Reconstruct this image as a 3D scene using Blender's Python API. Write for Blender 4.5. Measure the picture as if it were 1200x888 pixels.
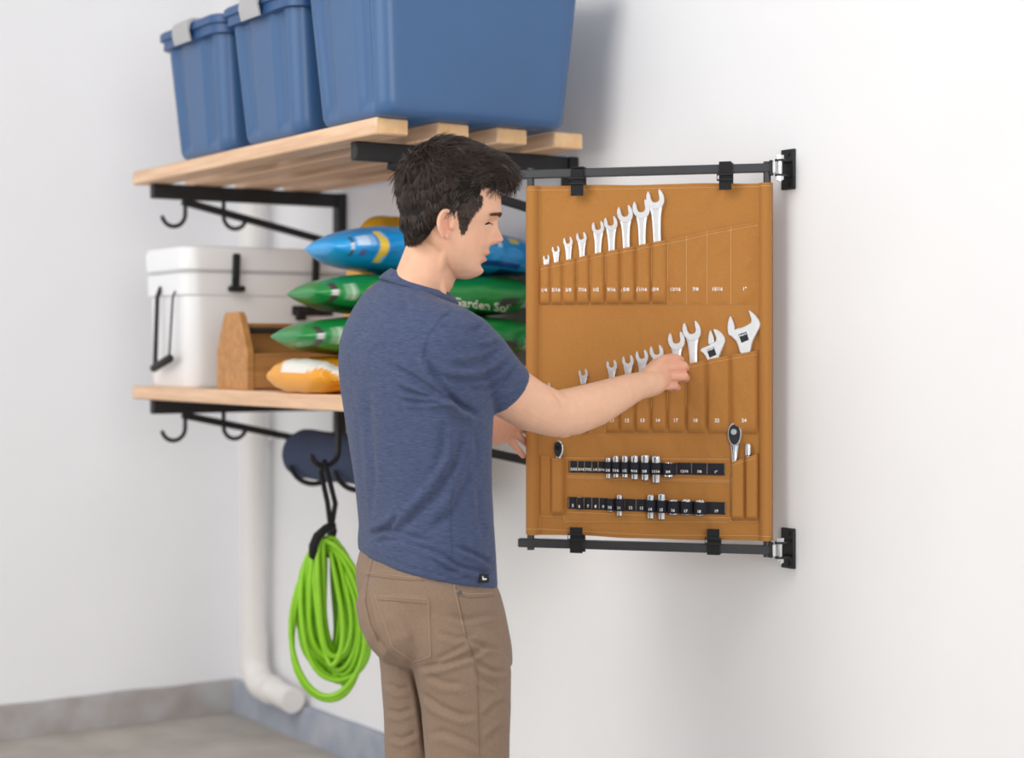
import bpy, bmesh, math, random
import numpy as np
from mathutils import Vector, Matrix, noise
from mathutils.bvhtree import BVHTree

random.seed(7); rng = np.random.default_rng(7)
for o in list(bpy.data.objects): bpy.data.objects.remove(o)
scene = bpy.context.scene
COL = scene.collection
R = math.radians

# ------------------------------------------------------------------ camera
FPX, HOR = 2053.0, 410.0
YAW = R(56.5)
CAM = Vector((0, 0, 1.31))
FWD = Vector((-math.sin(YAW), math.cos(YAW), 0))
RGT = Vector((math.cos(YAW), math.sin(YAW), 0))
UP = Vector((0, 0, 1))
cd = bpy.data.cameras.new('camera'); cam = bpy.data.objects.new('camera', cd); COL.objects.link(cam)
cam.location = CAM; cam.rotation_euler = (R(90), 0, YAW)
cd.sensor_width = 36; cd.lens = FPX / 1200 * 36
cd.shift_y = -(444 - HOR) / 1200
cd.dof.use_dof = True; cd.dof.focus_distance = 3.72; cd.dof.aperture_fstop = 2.1
cd.clip_start = 0.05
scene.camera = cam

# ------------------------------------------------------------------ light
wd = bpy.data.worlds.new('world'); scene.world = wd; wd.use_nodes = True
bg = wd.node_tree.nodes['Background']; bg.inputs[0].default_value = (0.94, 0.97, 1.0, 1); bg.inputs[1].default_value = 0.56
def area(name, loc, target, sx, sy, power, col):
    l = bpy.data.lights.new(name, 'AREA'); l.shape = 'RECTANGLE'; l.size = sx; l.size_y = sy
    l.energy = power; l.color = col
    o = bpy.data.objects.new(name, l); COL.objects.link(o); o.location = loc
    o.rotation_euler = (Vector(target) - Vector(loc)).to_track_quat('-Z', 'Y').to_euler()
    return o
area('garage_door_daylight', (-2.9, -4.6, 2.1), (-3.4, 2.6, 1.1), 5.0, 2.6, 118, (1.0, 0.985, 0.965))
area('camera_right_fill', (3.4, -0.6, 1.9), (-3.6, 1.6, 1.2), 2.4, 2.4, 150, (1.0, 0.985, 0.965))  # added fill from camera right, brightens the left wall; no real opening
area('overhead_area', (-2.6, -0.4, 3.3), (-3.0, 1.2, 1.0), 1.6, 1.6, 50, (1.0, 0.96, 0.9))  # warm soft area light shining down from above
vs = scene.view_settings
vs.view_transform = 'Standard'; vs.look = 'None'; vs.gamma = 1; vs.use_curve_mapping = False; vs.exposure = 0.0

# ------------------------------------------------------------------ pixel helpers
def ray(px, py): return FWD + RGT * ((px - 600) / FPX) + UP * ((HOR - py) / FPX)
def P(px, py, d): return CAM + ray(px, py) * d
def onY(px, py, Y): r = ray(px, py); return CAM + r * (Y / r.y)
def onX(px, py, X): r = ray(px, py); return CAM + r * (X / r.x)
def project(V):
    V = np.asarray(V, float) - np.array(CAM)
    d = V @ np.array(FWD)
    return 600 + FPX * (V @ np.array(RGT)) / d, HOR - FPX * V[:, 2] / d, d

# ------------------------------------------------------------------ materials
def lin(c):
    return tuple(((x / 255) / 12.92 if x / 255 <= 0.04045 else ((x / 255 + 0.055) / 1.055) ** 2.4) for x in c)
MATS = {}
def mat(name, rgb, rough=0.6, metal=0.0, var=0.0, scale=20.0, bump=0.0, bscale=None, stretch=(1, 1, 1), rgb2=None,
        coat=0.0, sss=0.0, attr=None, spec=0.5, detail=4.0, sheen=0.0):
    if name in MATS: return MATS[name]
    m = bpy.data.materials.new(name); m.use_nodes = True
    nt = m.node_tree; b = nt.nodes['Principled BSDF']; L = nt.links.new
    c = lin(rgb)
    b.inputs['Base Color'].default_value = (*c, 1); b.inputs['Roughness'].default_value = rough
    b.inputs['Metallic'].default_value = metal; b.inputs['Specular IOR Level'].default_value = spec
    b.inputs['Coat Weight'].default_value = coat
    b.inputs['Sheen Weight'].default_value = sheen
    if sss:
        b.inputs['Subsurface Weight'].default_value = sss; b.inputs['Subsurface Scale'].default_value = 0.008
        b.inputs['Subsurface Radius'].default_value = (1, 0.35, 0.2)
    tc = nt.nodes.new('ShaderNodeTexCoord'); mp = nt.nodes.new('ShaderNodeMapping'); mp.inputs['Scale'].default_value = stretch
    L(tc.outputs['Object'], mp.inputs['Vector'])
    col = None
    if attr:
        at = nt.nodes.new('ShaderNodeAttribute'); at.attribute_name = attr; col = at.outputs['Color']
    if var or rgb2:
        n = nt.nodes.new('ShaderNodeTexNoise'); n.inputs['Scale'].default_value = scale; n.inputs['Detail'].default_value = detail
        L(mp.outputs[0], n.inputs['Vector'])
        if rgb2:
            r_ = nt.nodes.new('ShaderNodeValToRGB'); r_.color_ramp.elements[0].position = 0.35; r_.color_ramp.elements[1].position = 0.65
            r_.color_ramp.elements[0].color = (*c, 1); r_.color_ramp.elements[1].color = (*lin(rgb2), 1)
            L(n.outputs['Fac'], r_.inputs['Fac']); colv = r_.outputs['Color']
            if col is not None:
                mx = nt.nodes.new('ShaderNodeMix'); mx.data_type = 'RGBA'; mx.blend_type = 'MULTIPLY'; mx.inputs['Factor'].default_value = 1
                L(col, mx.inputs['A']); L(colv, mx.inputs['B']); colv = mx.outputs['Result']
            col = colv
        else:
            mr = nt.nodes.new('ShaderNodeMapRange'); mr.inputs['From Min'].default_value = 0.3; mr.inputs['From Max'].default_value = 0.7
            mr.inputs['To Min'].default_value = 1 - var; mr.inputs['To Max'].default_value = 1 + var
            L(n.outputs['Fac'], mr.inputs['Value'])
            mx = nt.nodes.new('ShaderNodeVectorMath'); mx.operation = 'SCALE'
            if col is not None: L(col, mx.inputs[0])
            else: mx.inputs[0].default_value = c
            L(mr.outputs[0], mx.inputs['Scale']); col = mx.outputs[0]
    if col is not None: L(col, b.inputs['Base Color'])
    if bump:
        n2 = nt.nodes.new('ShaderNodeTexNoise'); n2.inputs['Scale'].default_value = bscale or scale; n2.inputs['Detail'].default_value = 5
        L(mp.outputs[0], n2.inputs['Vector'])
        bp = nt.nodes.new('ShaderNodeBump'); bp.inputs['Strength'].default_value = bump; bp.inputs['Distance'].default_value = 0.002
        L(n2.outputs['Fac'], bp.inputs['Height']); L(bp.outputs[0], b.inputs['Normal'])
    MATS[name] = m; return m

M_wall = mat('painted_wall', (238, 238, 240), 0.75, var=0.012, scale=3, bump=0.12, bscale=90)
M_wall2 = mat('painted_wall_lit', (242, 242, 245), 0.75, var=0.012, scale=3, bump=0.12, bscale=90)  # same wall paint, lightened: the left wall's stronger light put into the colour
M_floor = mat('concrete_floor', (166, 160, 153), 0.7, scale=5, rgb2=(186, 179, 171), bump=0.2, bscale=60)
M_curb = mat('concrete_curb', (150, 157, 172), 0.8, scale=9, rgb2=(172, 175, 184), bump=0.35, bscale=50)
M_curb2 = mat('stained_curb', (158, 150, 146), 0.85, scale=7, rgb2=(178, 176, 178), bump=0.35, bscale=50)
M_black = mat('powder_coated_steel', (38, 38, 40), 0.5, 0.2, var=0.06, scale=60, bump=0.1, bscale=300)
M_bar = mat('dark_grey_tube', (62, 63, 66), 0.42, 0.35, var=0.05, scale=50)
M_wood = mat('pine_lumber', (218, 178, 144), 0.62, scale=9, rgb2=(236, 200, 168), stretch=(0.5, 7, 7), bump=0.1)
M_wood_end = mat('pine_end_grain', (232, 186, 132), 0.7, scale=30, rgb2=(243, 204, 156))
M_tote = mat('blue_plastic', (62, 97, 141), 0.38, var=0.04, scale=3, bump=0.05, bscale=200)
M_lid = mat('blue_lid_plastic', (50, 86, 134), 0.4, var=0.03, scale=5)
M_greyp = mat('grey_plastic', (176, 176, 178), 0.45, var=0.03, scale=10)
M_cool = mat('white_cooler_plastic', (243, 244, 246), 0.4, var=0.01, scale=5)
M_seam = mat('grey_gasket', (196, 196, 198), 0.7, var=0.03)
M_rubber = mat('black_rubber', (28, 28, 30), 0.6, var=0.1, scale=40)
M_caddy = mat('brown_wood', (176, 122, 68), 0.55, scale=8, rgb2=(196, 142, 86), stretch=(6, 0.8, 6), bump=0.1)
M_steel = mat('chrome', (225, 227, 230), 0.16, 1.0, var=0.03, scale=80)
M_satin = mat('satin_steel', (238, 239, 241), 0.32, 0.62, var=0.04, scale=120)
M_dark_steel = mat('dark_insert', (58, 60, 64), 0.35, 0.8, var=0.06, scale=120)
M_canvas = mat('tan_duck_canvas', (173, 117, 55), 0.9, scale=420, rgb2=(180, 123, 60), stretch=(0.3, 1, 1.8), bump=0.25, bscale=900)
M_stitch = mat('cream_thread', (226, 190, 138), 0.8, var=0.06, scale=200)
M_web = mat('black_webbing', (24, 24, 28), 0.85, var=0.15, scale=400, bump=0.3)
M_elastic = mat('navy_elastic', (27, 29, 40), 0.85, var=0.12, scale=500, bump=0.3)
M_ink = mat('white_ink', (250, 248, 244), 0.7, var=0.01)
M_pvc = mat('white_pvc', (236, 233, 230), 0.45, var=0.015, scale=8)
M_hose = mat('lime_hose', (146, 208, 40), 0.4, var=0.06, scale=20)
M_roll = mat('navy_cloth', (58, 70, 98), 0.9, var=0.12, scale=120, bump=0.3)
M_print = mat('printed_bag', (255, 255, 255), 0.32, attr='Col', var=0.03, scale=30, bump=0.25, bscale=25, coat=0.25)
M_skin = mat('skin', (255, 255, 255), 0.5, attr='Col', var=0.035, scale=55, bump=0.1, bscale=420, sss=0.12, spec=0.35)
M_hair = mat('dark_brown_hair', (58, 45, 38), 0.34, var=0.25, scale=60, spec=0.5)
M_hairbase = mat('hair_underlayer', (22, 17, 15), 0.7, var=0.2, scale=60, spec=0.2)
M_shirt = mat('heather_navy_jersey', (50, 61, 92), 0.92, scale=520, rgb2=(75, 87, 118), stretch=(0.12, 0.12, 2.6), bump=0.25, bscale=700, sheen=0.08, detail=2)
M_pants = mat('taupe_twill', (127, 105, 88), 0.9, scale=420, rgb2=(140, 117, 98), stretch=(1, 1, 1), bump=0.3, bscale=900, sheen=0.08)
M_seamth = mat('tan_seam_thread', (168, 142, 122), 0.9, var=0.05, scale=300)
M_seamdk = mat('shaded_seam_fold', (120, 98, 83), 0.9, var=0.05, scale=300)
M_eye = mat('eyeball', (238, 234, 230), 0.15, var=0.01)
M_iris = mat('dark_iris', (52, 36, 26), 0.15, var=0.1, scale=300)
M_shoe = mat('dark_leather', (58, 44, 36), 0.5, var=0.1, scale=40, bump=0.1)
M_sole = mat('shoe_sole', (210, 204, 196), 0.7, var=0.05)
M_tag = mat('black_label', (22, 22, 30), 0.8, var=0.1, scale=200)

# ------------------------------------------------------------------ object helpers
WM = {}
def props(o, label=None, cat=None, group=None, kind=None):
    if label: o['label'] = label
    if cat: o['category'] = cat
    if group: o['group'] = group
    if kind: o['kind'] = kind
    return o
def thing(name, label, cat, loc, group=None, rz=0.0):
    o = bpy.data.objects.new(name, None); COL.objects.link(o); o.empty_display_size = 0.05
    o.location = loc; o.rotation_euler = (0, 0, rz)
    WM[o.name] = Matrix.Translation(Vector(loc)) @ Matrix.Rotation(rz, 4, 'Z')
    return props(o, label, cat, group)
def link(name, V, F, m, parent=None, smooth=40, origin=None):
    """V in world coordinates"""
    V = np.asarray([tuple(v) for v in V], float) if not isinstance(V, np.ndarray) else V
    if parent is not None: Mx = WM[parent.name]
    else: Mx = Matrix.Translation(Vector(origin) if origin is not None else Vector((V[:, 0].mean(), V[:, 1].mean(), V[:, 2].min())))
    inv = np.array(Mx.inverted()); VL = V @ inv[:3, :3].T + inv[:3, 3]
    me = bpy.data.meshes.new(name)
    me.from_pydata(VL.tolist(), [], [tuple(int(i) for i in f) for f in F]); me.update()
    ms = m if isinstance(m, (list, tuple)) else [m]
    for x in ms: me.materials.append(x)
    if smooth is not None:
        me.polygons.foreach_set('use_smooth', [True] * len(me.polygons))
        if smooth < 180: me.set_sharp_from_angle(angle=R(smooth))
    o = bpy.data.objects.new(name, me); COL.objects.link(o)
    if parent is not None: o.parent = parent; WM[o.name] = Mx
    else: o.matrix_world = Mx; WM[o.name] = Mx
    return o

class MB:
    def __init__(s): s.V = []; s.F = []; s.MI = []
    def add(s, V, F, mi=0):
        k = len(s.V); s.V += [tuple(v) for v in V]; s.F += [tuple(i + k for i in f) for f in F]; s.MI += [mi] * len(F); return s
    def frame_box(s, c, ax, ay, az, mi=0, bevel=0.0):
        """c centre; ax, ay, az half-axis vectors"""
        c = Vector(c); ax, ay, az = Vector(ax), Vector(ay), Vector(az)
        if bevel <= 0:
            V = [c + ax * i + ay * j + az * k for i in (-1, 1) for j in (-1, 1) for k in (-1, 1)]
            return s.add(V, [(0, 1, 3, 2), (4, 6, 7, 5), (0, 4, 5, 1), (2, 3, 7, 6), (0, 2, 6, 4), (1, 5, 7, 3)], mi)
        bm = bmesh.new(); bmesh.ops.create_cube(bm, size=2)
        la, lb, lc = ax.length, ay.length, az.length
        for v in bm.verts: v.co = Vector((v.co.x * la, v.co.y * lb, v.co.z * lc))
        bmesh.ops.bevel(bm, geom=bm.edges[:] , offset=bevel, segments=1, profile=0.5, affect='EDGES')
        ux, uy, uz = ax.normalized(), ay.normalized(), az.normalized()
        bm.verts.index_update()
        V = [c + ux * v.co.x + uy * v.co.y + uz * v.co.z for v in bm.verts]
        F = [[v.index for v in f.verts] for f in bm.faces]; bm.free()
        return s.add(V, F, mi)
    def box(s, x0, x1, y0, y1, z0, z1, mi=0, bevel=0.0):
        return s.frame_box(((x0 + x1) / 2, (y0 + y1) / 2, (z0 + z1) / 2), ((x1 - x0) / 2, 0, 0), (0, (y1 - y0) / 2, 0), (0, 0, (z1 - z0) / 2), mi, bevel)
    def bar(s, a, b, w, h, up=(0, 0, 1), mi=0, bevel=0.0):
        a, b = Vector(a), Vector(b); d = b - a; up = Vector(up)
        side = d.cross(up).normalized(); u2 = side.cross(d).normalized()
        return s.frame_box((a + b) / 2, d / 2, side * w / 2, u2 * h / 2, mi, bevel)
    def loft(s, rings, cap=True, closed=False, mi=0):
        n = len(rings[0]); V = [v for r in rings for v in r]; F = []
        m = len(rings)
        for i in range(m if closed else m - 1):
            a, b = i * n, ((i + 1) % m) * n
            for j in range(n):
                k = (j + 1) % n; F.append((a + j, a + k, b + k, b + j))
        if cap and not closed:
            F.append(tuple(range(n - 1, -1, -1))); F.append(tuple((m - 1) * n + j for j in range(n)))
        return s.add(V, F, mi)
    def tube(s, pts, rad, n=10, mi=0, round_ends=False, closed=False):
        pts = [Vector(p) for p in pts]
        rad = [rad] * len(pts) if not hasattr(rad, '__len__') else list(rad)
        if round_ends:
            d0 = (pts[0] - pts[1]).normalized(); d1 = (pts[-1] - pts[-2]).normalized()
            r0, r1 = rad[0], rad[-1]
            pre = [(pts[0] + d0 * r0 * math.sin(a), r0 * math.cos(a)) for a in (R(82), R(60), R(32))]
            post = [(pts[-1] + d1 * r1 * math.sin(a), r1 * math.cos(a)) for a in (R(32), R(60), R(82))]
            pts = [p for p, _ in pre] + pts + [p for p, _ in post]; rad = [r for _, r in pre] + rad + [r for _, r in post]
        N = len(pts); T = []
        for i in range(N):
            if closed: t = pts[(i + 1) % N] - pts[i - 1]
            else: t = pts[min(i + 1, N - 1)] - pts[max(i - 1, 0)]
            T.append(t.normalized())
        ref = Vector((0, 0, 1)) if abs(T[0].z) < 0.9 else Vector((1, 0, 0))
        u = T[0].cross(ref).normalized(); rings = []
        for i in range(N):
            u = (u - T[i] * u.dot(T[i])).normalized(); v = T[i].cross(u)
            rings.append([pts[i] + (u * math.cos(2 * math.pi * j / n) + v * math.sin(2 * math.pi * j / n)) * rad[i] for j in range(n)])
        return s.loft(rings, True, closed, mi)
    def prism(s, poly, fr, y0, y1, ch=0.0, mi=0):
        """poly 2-D; fr(x, y, z) -> world; extruded from y0 (back) to y1 (front, smaller y)"""
        n = len(poly)
        def inset(c):
            out = []
            area_ = sum(poly[i][0] * poly[(i + 1) % n][1] - poly[(i + 1) % n][0] * poly[i][1] for i in range(n))
            sg = 1 if area_ > 0 else -1
            for i in range(n):
                a, b, d = Vector(poly[i - 1]), Vector(poly[i]), Vector(poly[(i + 1) % n])
                e1 = (b - a).normalized(); e2 = (d - b).normalized()
                nn = Vector((-(e1.y + e2.y), e1.x + e2.x)) * sg
                if nn.length < 1e-6: nn = Vector((-e1.y, e1.x)) * sg
                out.append(b + nn.normalized() * c)
            return out
        rings = [[fr(p[0], y0, p[1]) for p in poly]]
        sgn = -1 if y1 < y0 else 1
        if ch: rings.append([fr(p[0], y1 - sgn * ch, p[1]) for p in poly]); rings.append([fr(p[0], y1, p[1]) for p in inset(ch)])
        else: rings.append([fr(p[0], y1, p[1]) for p in poly])
        return s.loft(rings, True, False, mi)
    def grid(s, fn, nu, nv, mi=0, flip=False):
        V = [fn(i / nu, j / nv) for j in range(nv + 1) for i in range(nu + 1)]
        F = []
        for j in range(nv):
            for i in range(nu):
                a = j * (nu + 1) + i; q = (a, a + 1, a + nu + 2, a + nu + 1)
                F.append(q[::-1] if flip else q)
        return s.add(V, F, mi)
    def build(s, name, m, parent=None, smooth=40, origin=None):
        o = link(name, s.V, s.F, m, parent, smooth, origin)
        if any(s.MI): o.data.polygons.foreach_set('material_index', s.MI)
        return o

_tx = {}
def text_mesh(body, bold=0.02):
    if body in _tx: return _tx[body]
    cu = bpy.data.curves.new('t', 'FONT'); cu.body = body; cu.align_x = 'CENTER'; cu.align_y = 'CENTER'; cu.size = 1.0; cu.offset = bold; cu.resolution_u = 2
    ob = bpy.data.objects.new('t', cu); COL.objects.link(ob)
    dg = bpy.context.evaluated_depsgraph_get()
    me = bpy.data.meshes.new_from_object(ob.evaluated_get(dg))
    V = [(v.co.x, v.co.y) for v in me.vertices]; F = [tuple(p.vertices) for p in me.polygons]
    bpy.data.objects.remove(ob); bpy.data.meshes.remove(me)
    _tx[body] = (V, F); return V, F

# ------------------------------------------------------------------ setting
WY = 2.69                       # main wall plane
CX = onY(278, 0, WY).x          # corner
def struct(o): o['kind'] = 'structure'; return o
struct(MB().box(CX - 0.15, 4.0, WY, WY + 0.12, 0, 3.6).build('wall_right', M_wall, origin=(0, WY, 0)))
struct(MB().box(CX - 0.15, CX, -6.5, WY, 0, 3.6).build('wall_left', M_wall2, origin=(CX, 0, 0)))
struct(MB().box(CX - 0.15, 4.0, -6.5, WY + 0.12, -0.1, 0).build('floor', M_floor, origin=(0, 0, 0)))
def curb(name, a, b, nrm, m, h=0.113, t=0.035):
    a, b, nrm = Vector(a), Vector(b), Vector(nrm); n = 160; rings = []
    for i in range(n + 1):
        p = a.lerp(b, i / n); k = noise.noise(p * 9) * 0.004; k2 = noise.noise(p * 6 + Vector((5, 0, 0))) * 0.005
        rings.append([p, p + nrm * (t + k), p + nrm * (t + k - 0.002) + UP * (h - 0.012 + k2), p + nrm * (t - 0.01 + k) + UP * (h + k2), p + UP * (h + k2)])
    return struct(MB().loft(rings).build(name, m, smooth=50))
curb('baseboard_right', (CX + 0.03, WY, 0), (4.0, WY, 0), (0, -1, 0), M_curb)
curb('baseboard_left', (CX, -6.5, 0), (CX, WY, 0), (1, 0, 0), M_curb2)

# white drain pipe beside the corner
PX = onY(297, 600, 2.62).x
pipe = thing('drain_pipe', 'white plastic drain pipe running down the wall corner with an elbow at the bottom', 'pipe', (PX, 2.62, 0.15))
zb = onY(297, 760, 2.62).z
MB().tube([(PX, 2.62, 3.4), (PX, 2.62, zb)], 0.042, 24).build('straight_pipe', M_pvc, pipe)
el = [Vector((PX + 0.10 - 0.10 * math.cos(a), 2.62, zb - 0.02 - 0.10 * math.sin(a))) for a in np.linspace(0, math.pi / 2, 9)]
MB().tube([(PX, 2.62, zb + 0.06), (PX, 2.62, zb)] + el + [el[-1] + Vector((0.05, 0, 0))], 0.049, 24).build('elbow', M_pvc, pipe)
MB().tube([el[-1] + Vector((0.03, 0, 0)), el[-1] + Vector((0.21, 0, -0.01))], 0.042, 24).build('outlet_stub', M_pvc, pipe)
for z in (2.7, 1.0):
    MB().tube([(PX, 2.62, z), (PX, 2.62, z + 0.02)], 0.046, 24).box(PX - 0.06, PX + 0.06, 2.655, WY, z, z + 0.02).build('pipe_clamp', M_pvc, pipe)

# ------------------------------------------------------------------ shelf rack
ZU, ZL, TH = 1.857, 1.20, 0.04
XN, XF = onY(673, 180, WY).x, onY(403, 240, WY).x
YF = 2.0
rack = thing('shelf_rack', 'black steel bracket shelf with pine planks on two levels mounted on the wall', 'shelf', ((XN + XF) / 2, WY, 0.95))
for zt, dz in ((ZU, 0.0), (ZL, 0.0)):
    for i in range(4):
        y0 = YF + 0.17 * i
        b = MB().box(XF - 0.08, -3.60, y0, y0 + 0.089, zt - TH, zt, bevel=0.004)
        o = b.build('plank', [M_wood, M_wood_end], rack)
        for p in o.data.polygons:
            if abs(p.normal.x) > 0.9: p.material_index = 1
for X in (XF, XN):
    MB().box(X - 0.022, X + 0.022, WY - 0.03, WY, 0.96, ZU - TH, bevel=0.003).build('post', M_black, rack)
    for zt in (ZU, ZL):
        z1 = zt - TH; arm = MB().box(X - 0.016, X + 0.016, 2.03, WY - 0.03, z1 - 0.045, z1, bevel=0.003).build('arm', M_black, rack)
        MB().bar((X, 2.13, z1 - 0.05), (X, WY - 0.02, z1 - 0.165), 0.022, 0.022, bevel=0.002).build('brace', M_black, rack)
        for t, sg in (((0.17, -1), (0.37, 1)) if X == XF else ()):
            y = 2.03 + 0.64 * t; zz = z1 - 0.045; rr = 0.038
            pts = [(X, y, zz + 0.005), (X, y, zz - 0.045)]
            pts += [(X, y + sg * (rr - rr * math.cos(a)), zz - 0.045 - rr * 1.0 * math.sin(a)) for a in np.linspace(0.2, math.pi * 0.9, 12)]
            MB().tube(pts, 0.0068, 10, round_ends=True).build('hook', M_black, rack)
# larger hooks under the lower planks
def jhook(X, ystem, ztop, depth, rr, sg=-1):
    pts = [(X, ystem, ztop), (X, ystem, ztop - depth)]
    pts += [(X, ystem + sg * (rr - rr * math.cos(a)), ztop - depth - rr * math.sin(a)) for a in np.linspace(0.2, math.pi * 0.88, 14)]
    MB().tube(pts, 0.008, 10, round_ends=True).build('long_hook', M_black, rack); return pts
hk = jhook(-4.27, 2.255, ZL - TH, 0.125, 0.042)
for X in (-4.68, -4.4): jhook(X, 2.475, ZL - TH, 0.165, 0.084)

# rolled cloth resting in the hooks
def rollcloth():
    rings = []; n = 36; rr = 0.073
    for i, x in enumerate(np.linspace(-4.79, -4.02, 40)):
        e = min(1, (x + 4.805) / 0.05, (-4.005 - x) / 0.05); e = max(0.25, e) ** 0.5
        rg = []
        for j in range(n):
            a = 2 * math.pi * j / n; k = rr * e * (1 + 0.07 * noise.noise(Vector((x * 9, math.cos(a) * 1.6, math.sin(a) * 1.6))))
            rg.append((x, 2.392 + k * math.cos(a), 0.998 + 0.98 * k * math.sin(a)))
        rings.append(rg)
    return MB().loft(rings)
rc = thing('rolled_blanket', 'rolled navy blanket held in black hooks under the lower shelf', 'blanket', (-4.45, 2.392, 0.93))
rollcloth().build('cloth_roll', M_roll, rc, smooth=180)
for X in (-4.12,):
    MB().tube([(X, 2.392 + 0.069 * math.cos(a), 0.998 + 0.068 * math.sin(a)) for a in np.linspace(0, 2 * math.pi, 30, endpoint=False)], 0.005, 6, closed=True).build('tie_strap', M_web, rc)

# lime hose coil on the front hook
HD = 4.78
hose = thing('garden_hose', 'coiled lime green hose hanging in a black strap below the lower shelf', 'hose', P(388, 815, HD))
pts = []
nl = 32
for k in range(nl):
    wx = random.uniform(12, 42); hy = random.uniform(140, 165); cx0 = 393 + random.uniform(-9, 12)
    if k in (3, 11): wx, hy, cx0 = 48, 184, 386
    if k in (7, 15): wx, hy, cx0 = 46, 168, 398
    dd = HD + (k - nl / 2) * 0.003; top = 632 + random.uniform(-5, 10); ph = random.uniform(-0.1, 0.1)
    for a in np.linspace(0, 2 * math.pi, 40, endpoint=False):
        f = (1 - math.cos(a)) / 2
        w = wx * (0.72 + 0.32 * f) * math.sin(a) * (1 if f < .8 else 1)
        x = cx0 * f + 383 * (1 - f) + (a / (2 * math.pi)) * 0 + w + ph * 40 * f + 2.5 * math.sin(3 * a + k)
        pts.append((x, top + hy * f + 2 * math.sin(2 * a + k * 1.7), dd + 0.02 * math.sin(a + k)))
arr = np.array(pts); ker = np.ones(5) / 5
arr = np.stack([np.convolve(arr[:, i], ker, 'valid') for i in range(3)], 1)
MB().tube([P(*p) for p in arr], 0.0074, 8).build('coil', M_hose, hose, smooth=180)
st = [P(388 + 13 * math.sin(a) - (8 if a > 1 else 0), 636 - 18 * math.cos(a), HD + 0.055 * math.cos(a * 1.0)) for a in np.linspace(-2.4, 2.4, 5)]
stp = [P(x, y, d) for x, y, d in ((389, 616, HD - .02), (381, 620, HD - .05), (372, 628, HD - .065), (367, 640, HD - .068), (367, 650, HD - .06), (372, 654, HD - .01), (380, 650, HD + .055), (386, 636, HD + .06), (390, 622, HD + .03))]
MB().tube(stp, 0.0125, 10, round_ends=True).build('strap_loop', M_web, hose, smooth=180)
hb = Vector(hk[9])
wl = MB()
wl.tube([hb + Vector((0, 0, 0.012)), hb + Vector((0.02, 0, -0.02)), P(393, 590, HD), P(389, 614, HD)], 0.0075, 8, round_ends=True)
wl.tube([hb + Vector((0, 0, 0.012)), hb + Vector((-0.02, 0, -0.02)), P(384, 590, HD), P(387, 614, HD)], 0.0075, 8, round_ends=True)
wl.build('hanging_strap', M_web, hose)

# ------------------------------------------------------------------ storage totes
def rrect(cx, cy, hx, hy, r, z, n=8):
    pts = []
    for (sx, sy, a0) in ((1, 1, 0), (-1, 1, 90), (-1, -1, 180), (1, -1, 270)):
        for i in range(n + 1):
            a = R(a0 + 90 * i / n); pts.append((cx + sx * (hx - r) + r * math.cos(a), cy + sy * (hy - r) + r * math.sin(a), z))
    # subdivide the front edge (y = -hy) for its flutes
    out = []
    for i, p in enumerate(pts):
        out.append(p); q = pts[(i + 1) % len(pts)]
        if (Vector(p) - Vector(q)).length > 0.05:
            for t in np.linspace(0, 1, 26)[1:-1]: out.append(tuple(Vector(p).lerp(Vector(q), t)))
    return out
def tote(cx, label, H=0.345):
    t = thing('storage_tote', label, 'storage bin', (cx, 2.255, ZU), 'blue storage totes on the upper shelf')
    rings = []
    for z in [0, 0.006, 0.02] + list(np.linspace(0.04, H, 14)):
        k = z / H; hx = 0.168 + 0.028 * k; hy = 0.262 + 0.03 * k; r = 0.045
        if z == 0: hx -= 0.012; hy -= 0.012
        elif z < 0.01: hx -= 0.004; hy -= 0.004
        ring = []
        for (x, y, zz) in rrect(cx, 2.255, hx, hy, r, ZU + z):
            if z > 0.02 and y < 2.255 - hy + 0.012:
                u = (x - cx) / hx
                def s(e0, e1, v): q = min(1, max(0, (v - e0) / (e1 - e0))); return q * q * (3 - 2 * q)
                g = s(-0.72, -0.66, u) - s(-0.40, -0.34, u); g2 = s(0.34, 0.40, u) - s(0.66, 0.72, u)
                y += 0.011 * (g + g2) * min(1, (z - 0.02) / 0.02) * (1 if z < H - 0.02 else 0)
            ring.append((x, y, zz))
        rings.append(ring)
    MB().loft(rings).build('body', M_tote, t, smooth=50)
    rings = []
    for z, g in ((H - 0.03, 0.004), (H - 0.028, 0.012), (H - 0.004, 0.012), (H - 0.002, 0.02), (H + 0.016, 0.02), (H + 0.022, 0.014), (H + 0.022, -0.012), (H + 0.03, -0.02)):
        rings.append(rrect(cx, 2.255, 0.196 + g, 0.292 + g, 0.05, ZU + z))
    MB().loft(rings).build('lid', M_lid, t, smooth=40)
    for sg in (-1, 1):
        y = 2.255 + sg * 0.312; prof = [(0.03, 0.036), (0.0, 0.034), (-0.012, 0.024), (-0.014, 0.0), (-0.006, -0.03), (-0.001, -0.03), (-0.008, 0.0), (-0.004, 0.018), (0.004, 0.027), (0.03, 0.029)]
        rg = [[(cx + xx, y - sg * a, ZU + H + b - 0.004) for a, b in prof] for xx in np.linspace(-0.055, 0.055, 5)]
        MB().loft(rg).build('latch', M_greyp, t)
    return t
tote(-3.715, 'blue plastic tote overhanging the plank ends at the bracket beside the canvas organiser', 0.375)
tote(-4.155, 'blue plastic tote with grey latch in the middle of the upper shelf row')
tote(-4.60, 'blue plastic tote with grey latch at the shelf end next to the room corner')

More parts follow.
